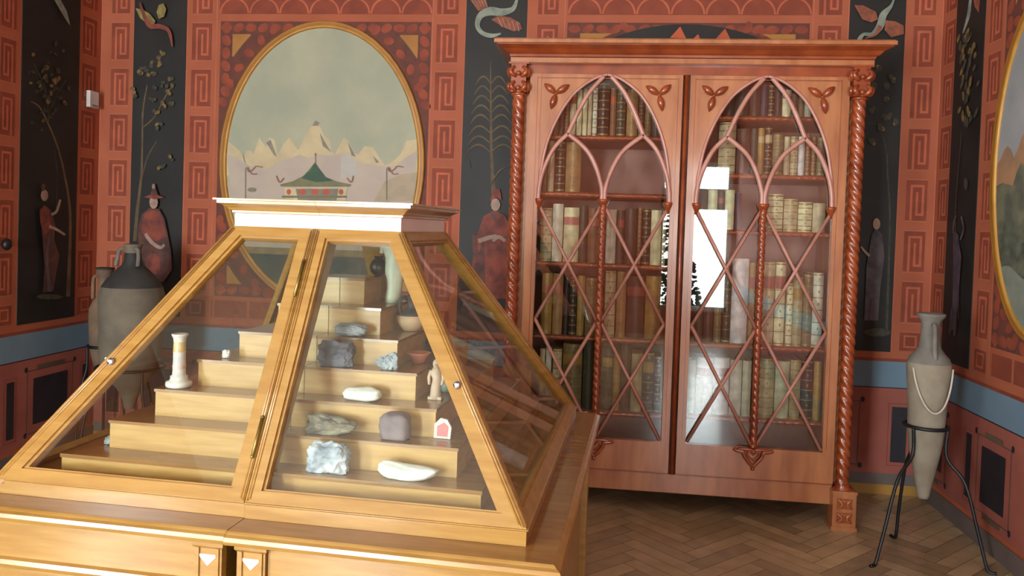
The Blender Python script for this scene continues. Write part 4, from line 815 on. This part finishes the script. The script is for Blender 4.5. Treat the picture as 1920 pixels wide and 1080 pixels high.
# jug with a loop handle
CL1 = mat('clay_cream', (206, 178, 142), .6, rgb2=(176, 148, 116), scale=12); CL2 = mat('clay_dark', (92, 88, 86), .6, rgb2=(60, 58, 60), scale=14); CL3 = mat('terracotta', (190, 118, 90), .65, rgb2=(168, 98, 74), scale=14)
o = lathe_thing('pottery_jug', (.2165, -.020, STEP_Z[4]), [(.026, 0), (.030, .003), (.044, .018), (.051, .034), (.048, .048), (.036, .060), (.020, .068), (.015, .074), (.015, .092), (.022, .102), (.024, .108), (.018, .109), (.012, .100)], CL1, 'small round pottery jug with grey neck and loop handle', 'jug', mf=lambda z: CL1 if z < .045 else CL2)
h = MB().tube(smooth([(-.014, -.012, .100), (-.026, -.026, .104), (-.032, -.034, .085), (-.030, -.032, .060), (-.024, -.026, .048)]), .0065, CL2, 8); h.build('handle', o)
lathe_thing('clay_cup', (.285, -.170, STEP_Z[3]), [(.014, 0), (.018, .003), (.024, .014), (.034, .028), (.037, .032), (.034, .0325), (.022, .016), (.01, .008)], CL3, 'low terracotta cup on the right-hand steps', 'cup')
lathe_thing('dark_vase', (.281, .05, STEP_Z[3]), [(.02, 0), (.03, .01), (.036, .03), (.03, .05), (.014, .062), (.013, .072), (.018, .078), (.01, .078)], CL2, 'small dark vase behind the terracotta cup', 'vase')
# marble torso
MARB = mat('marble_torso', (206, 208, 184), .45, rgb2=(172, 178, 156), scale=10, bump=.2)
b = MB(); b.smooth = True
prf = [(.000, .030, .024), (.02, .034, .026), (.05, .031, .024), (.08, .033, .026), (.105, .040, .028), (.125, .037, .027), (.15, .032, .024), (.175, .036, .026), (.195, .041, .026), (.21, .038, .023), (.222, .020, .016), (.235, .012, .012)]
n = 20
for z, rx, ry in prf:
    for j in range(n):
        a = 2*PI*j/n; k = 1+.09*math.sin(3*a+z*22); b.v.append((rx*k*math.cos(a)+.010*math.sin(z*18), ry*k*math.sin(a), z))
for i in range(len(prf)-1):
    for j in range(n): b.face([i*n+j, i*n+(j+1) % n, (i+1)*n+(j+1) % n, (i+1)*n+j], MARB)
b.face(list(range(n))[::-1], MARB); b.face([(len(prf)-1)*n+j for j in range(n)], MARB)
b.tube([(.036, 0, .20), (.048, 0, .18), (.050, -.004, .155)], [.013, .012, .010], MARB, 8); b.tube([(-.034, 0, .20), (-.046, 0, .185), (-.048, 0, .168)], [.013, .011, .009], MARB, 8)
o = b.build('marble_torso'); o.location = cw(.138, .015, STEP_Z[5]+.0008); o.scale = (.78, .9, .93); tag(o, 'pale marble torso statuette near the top of the right steps', 'statuette')
o = lathe_thing('black_pot', (.070, .075, STEP_Z[5]+.08), [(.012, 0), (.026, .012), (.030, .03), (.022, .048), (.012, .056), (.016, .064), (.008, .064)], mat('black_gloss', (36, 32, 32), .3), 'little black pot on the very top step', 'pot')
# standing figurine and its pale companion
FIG = mat('figurine_clay', (204, 184, 160), .6, rgb2=(176, 150, 130), scale=14, bump=.2); FIG2 = mat('faience', (150, 176, 162), .5, rgb2=(122, 148, 136), scale=14)
b = MB(); b.tube([(0, 0, 0), (0, 0, .03), (.003, 0, .055), (0, 0, .075), (0, 0, .088)], [.017, .014, .013, .017, .009], FIG, 12); b.ball((0, -.002, .098), (.0105, .011, .014), FIG, 2)
b.tube([(-.014, 0, .078), (-.021, 0, .06), (-.018, -.006, .04)], [.006, .0055, .004], FIG, 7); b.tube([(.014, 0, .078), (.021, 0, .06), (.018, -.006, .04)], [.006, .0055, .004], FIG, 7); b.box((-.019, -.014, 0), (.019, .014, .008), FIG)
b.ball((0, -.012, .097), (.0025, .003, .003), FIG, 1)
o = b.build('clay_figurine'); o.location = cw(.371, -.286, STEP_Z[2]+.0008); o.rotation_euler = (0, 0, CY_AW); tag(o, 'standing beige clay figurine beside the right-hand stile', 'figurine')
lathe_thing('faience_pot', (.372, -.180, STEP_Z[2]), [(.015, 0), (.022, .008), (.025, .022), (.020, .034), (.014, .038), (.018, .044), (.012, .044)], FIG2, 'small pale green pot behind the clay figurine', 'pot')
SH = mat('shard_white', (216, 206, 200), .4); SHP = mat('shard_rose', (206, 120, 118), .45, rgb2=(190, 100, 104), scale=20)
b = MB(); b.extr([(-.022, 0, 0), (.022, 0, 0), (.024, 0, .030), (.012, 0, .050), (-.006, 0, .053), (-.022, 0, .036)], (0, .010, 0), SH)
o = b.build('glazed_shard'); o.location = cw(.424, -.410, STEP_Z[1]+.0008); o.rotation_euler = (-.06, 0, CY_AW); tag(o, 'white glazed shard with rose field, right of the second step', 'shard')
q = MB(); q.extr([(-.014, -.001, .006), (.014, -.001, .006), (.016, -.001, .032), (.004, -.001, .042), (-.014, -.001, .032)], (0, .001, 0), SHP); tag(q.build('rose_field', o), 'rose painted field')

# ------------------------------------------------------------------ amphorae on iron stands
AM1 = mat('amphora_buff', (152, 144, 126), .8, rgb2=(130, 121, 106), scale=9, bump=.4); AM2 = mat('amphora_grey', (126, 124, 116), .8, rgb2=(104, 100, 94), scale=9, bump=.3)
AM3 = mat('amphora_taupe', (124, 116, 100), .85, rgb2=(98, 92, 80), scale=6, bump=.3); AM4 = mat('amphora_black', (58, 58, 56), .7, rgb2=(42, 42, 42), scale=7); AM5 = mat('amphora_sand', (134, 110, 86), .85, rgb2=(104, 86, 70), scale=9)
def stand(c, ring_z, R, feet, label):
    b = MB(); pts = [(c[0]+R*math.cos(t), c[1]+R*math.sin(t), ring_z) for t in [2*PI*i/28 for i in range(28)]]
    o = empty('iron_stand', (c[0], c[1], 0)); off = Vector((c[0], c[1], 0))
    b.tube([Vector(p)-off for p in pts], .009, IRON, 8, closed=True); b.build('ring', o)
    for fx, fy in feet:
        d = Vector((fx-c[0], fy-c[1], 0)).normalized(); p0 = Vector((0, 0, ring_z))+d*R; F = Vector((fx, fy, .006))-off
        L_ = MB().tube(smooth([p0, p0+Vector((0, 0, -.14)), p0.lerp(F, .42)+Vector((0, 0, .02)), p0.lerp(F, .75), F-d*.015+Vector((0, 0, .03)), F, F+d*.03]), .0085, IRON, 8); L_.build('leg', o)
    tag(o, label, 'stand'); return o
def amphora(c, prof, mf, label, handles, hm, cord=None):
    b = MB().lathe(prof, (0, 0, 0), AM1, 40, mf); o = b.build('amphora'); o.location = c
    for hp in handles: MB().tube(smooth(hp), .0115, hm, 9).build('handle', o)
    tag(o, label, 'amphora'); return o
c = (1.612, 4.12, .283)
amphora(c, [(.010, 0), (.026, .002), (.030, .02), (.036, .06), (.050, .13), (.066, .21), (.077, .28), (.083, .34), (.086, .42), (.089, .50), (.096, .58), (.101, .645), (.100, .675), (.090, .70), (.070, .722), (.052, .750), (.046, .78), (.043, .83), (.042, .865), (.048, .885), (.064, .905), (.066, .917), (.058, .920), (.040, .912), (.034, .88)],
        lambda z: AM2 if z > .66 else AM1, 'slender pale amphora in a black tripod in the right corner, white cord draped on it',
        [[(sx*.1*.03, sx*.036, .868), (sx*.008, sx*.066, .860), (sx*.010, sx*.080, .81), (sx*.008, sx*.078, .755), (sx*.004, sx*.082, .700)] for sx in (-1, 1)], AM2)
am = bpy.data.objects['amphora']
cp = []
for i in range(25):
    t = i/24; a = -PI/2+(-1.05+2.05*t); z = .655-.21*math.sin(PI*t)**.8; r = .107; cp.append((r*math.cos(a), r*math.sin(a), z))
tag(MB().tube(cp, .0045, mat('white_cord', (214, 206, 192), .7), 7).build('cord', am), 'white cord')
stand((1.612, 4.12), .645, .088+.010, [(1.332, 3.923), (1.556, 4.313), (1.858, 3.949)], 'black iron tripod holding the slender pale amphora')
c = (-2.832, 4.5, .375)
amphora(c, [(.012, 0), (.030, .004), (.036, .03), (.045, .07), (.075, .13), (.125, .19), (.160, .25), (.172, .31), (.178, .42), (.182, .55), (.186, .66), (.184, .70), (.172, .745), (.140, .795), (.095, .845), (.062, .875), (.050, .90), (.046, .95), (.046, .975), (.052, .99), (.056, 1.0), (.050, 1.003), (.036, .995)],
        lambda z: AM4 if .705 < z < .93 else AM3, 'big-bellied taupe amphora with black shoulder, left corner', [[(sx*.040, -.030, .975), (sx*.060, -.045, .965), (sx*.066, -.050, .92), (sx*.070, -.062, .872)] for sx in (-1, 1)], AM2)
stand((-2.832, 4.5), .632, .180+.010, [(-3.06, 4.32), (-2.60, 4.32), (-2.832, 4.78)], 'black iron stand holding the big-bellied taupe amphora')
c = (-3.205, 4.79, .42)
amphora(c, [(.010, 0), (.024, .003), (.030, .05), (.050, .13), (.072, .22), (.084, .30), (.088, .38), (.092, .46), (.090, .52), (.070, .57), (.046, .60), (.040, .66), (.042, .74), (.054, .775), (.062, .785), (.054, .788), (.036, .775)],
        lambda z: AM4 if z > .76 else AM5, 'narrow sandy amphora half hidden behind the big-bellied one', [[(-.036, -.016, .735), (-.060, -.020, .725), (-.066, -.022, .68), (-.060, -.030, .585)], [(.036, -.016, .735), (.060, -.020, .725), (.066, -.022, .68), (.060, -.030, .585)]], AM5)
stand((-3.205, 4.79), .700, .083+.010, [(-3.34, 4.70), (-3.12, 4.93), (-3.30, 4.95)], 'small black iron stand behind the big-bellied amphora')
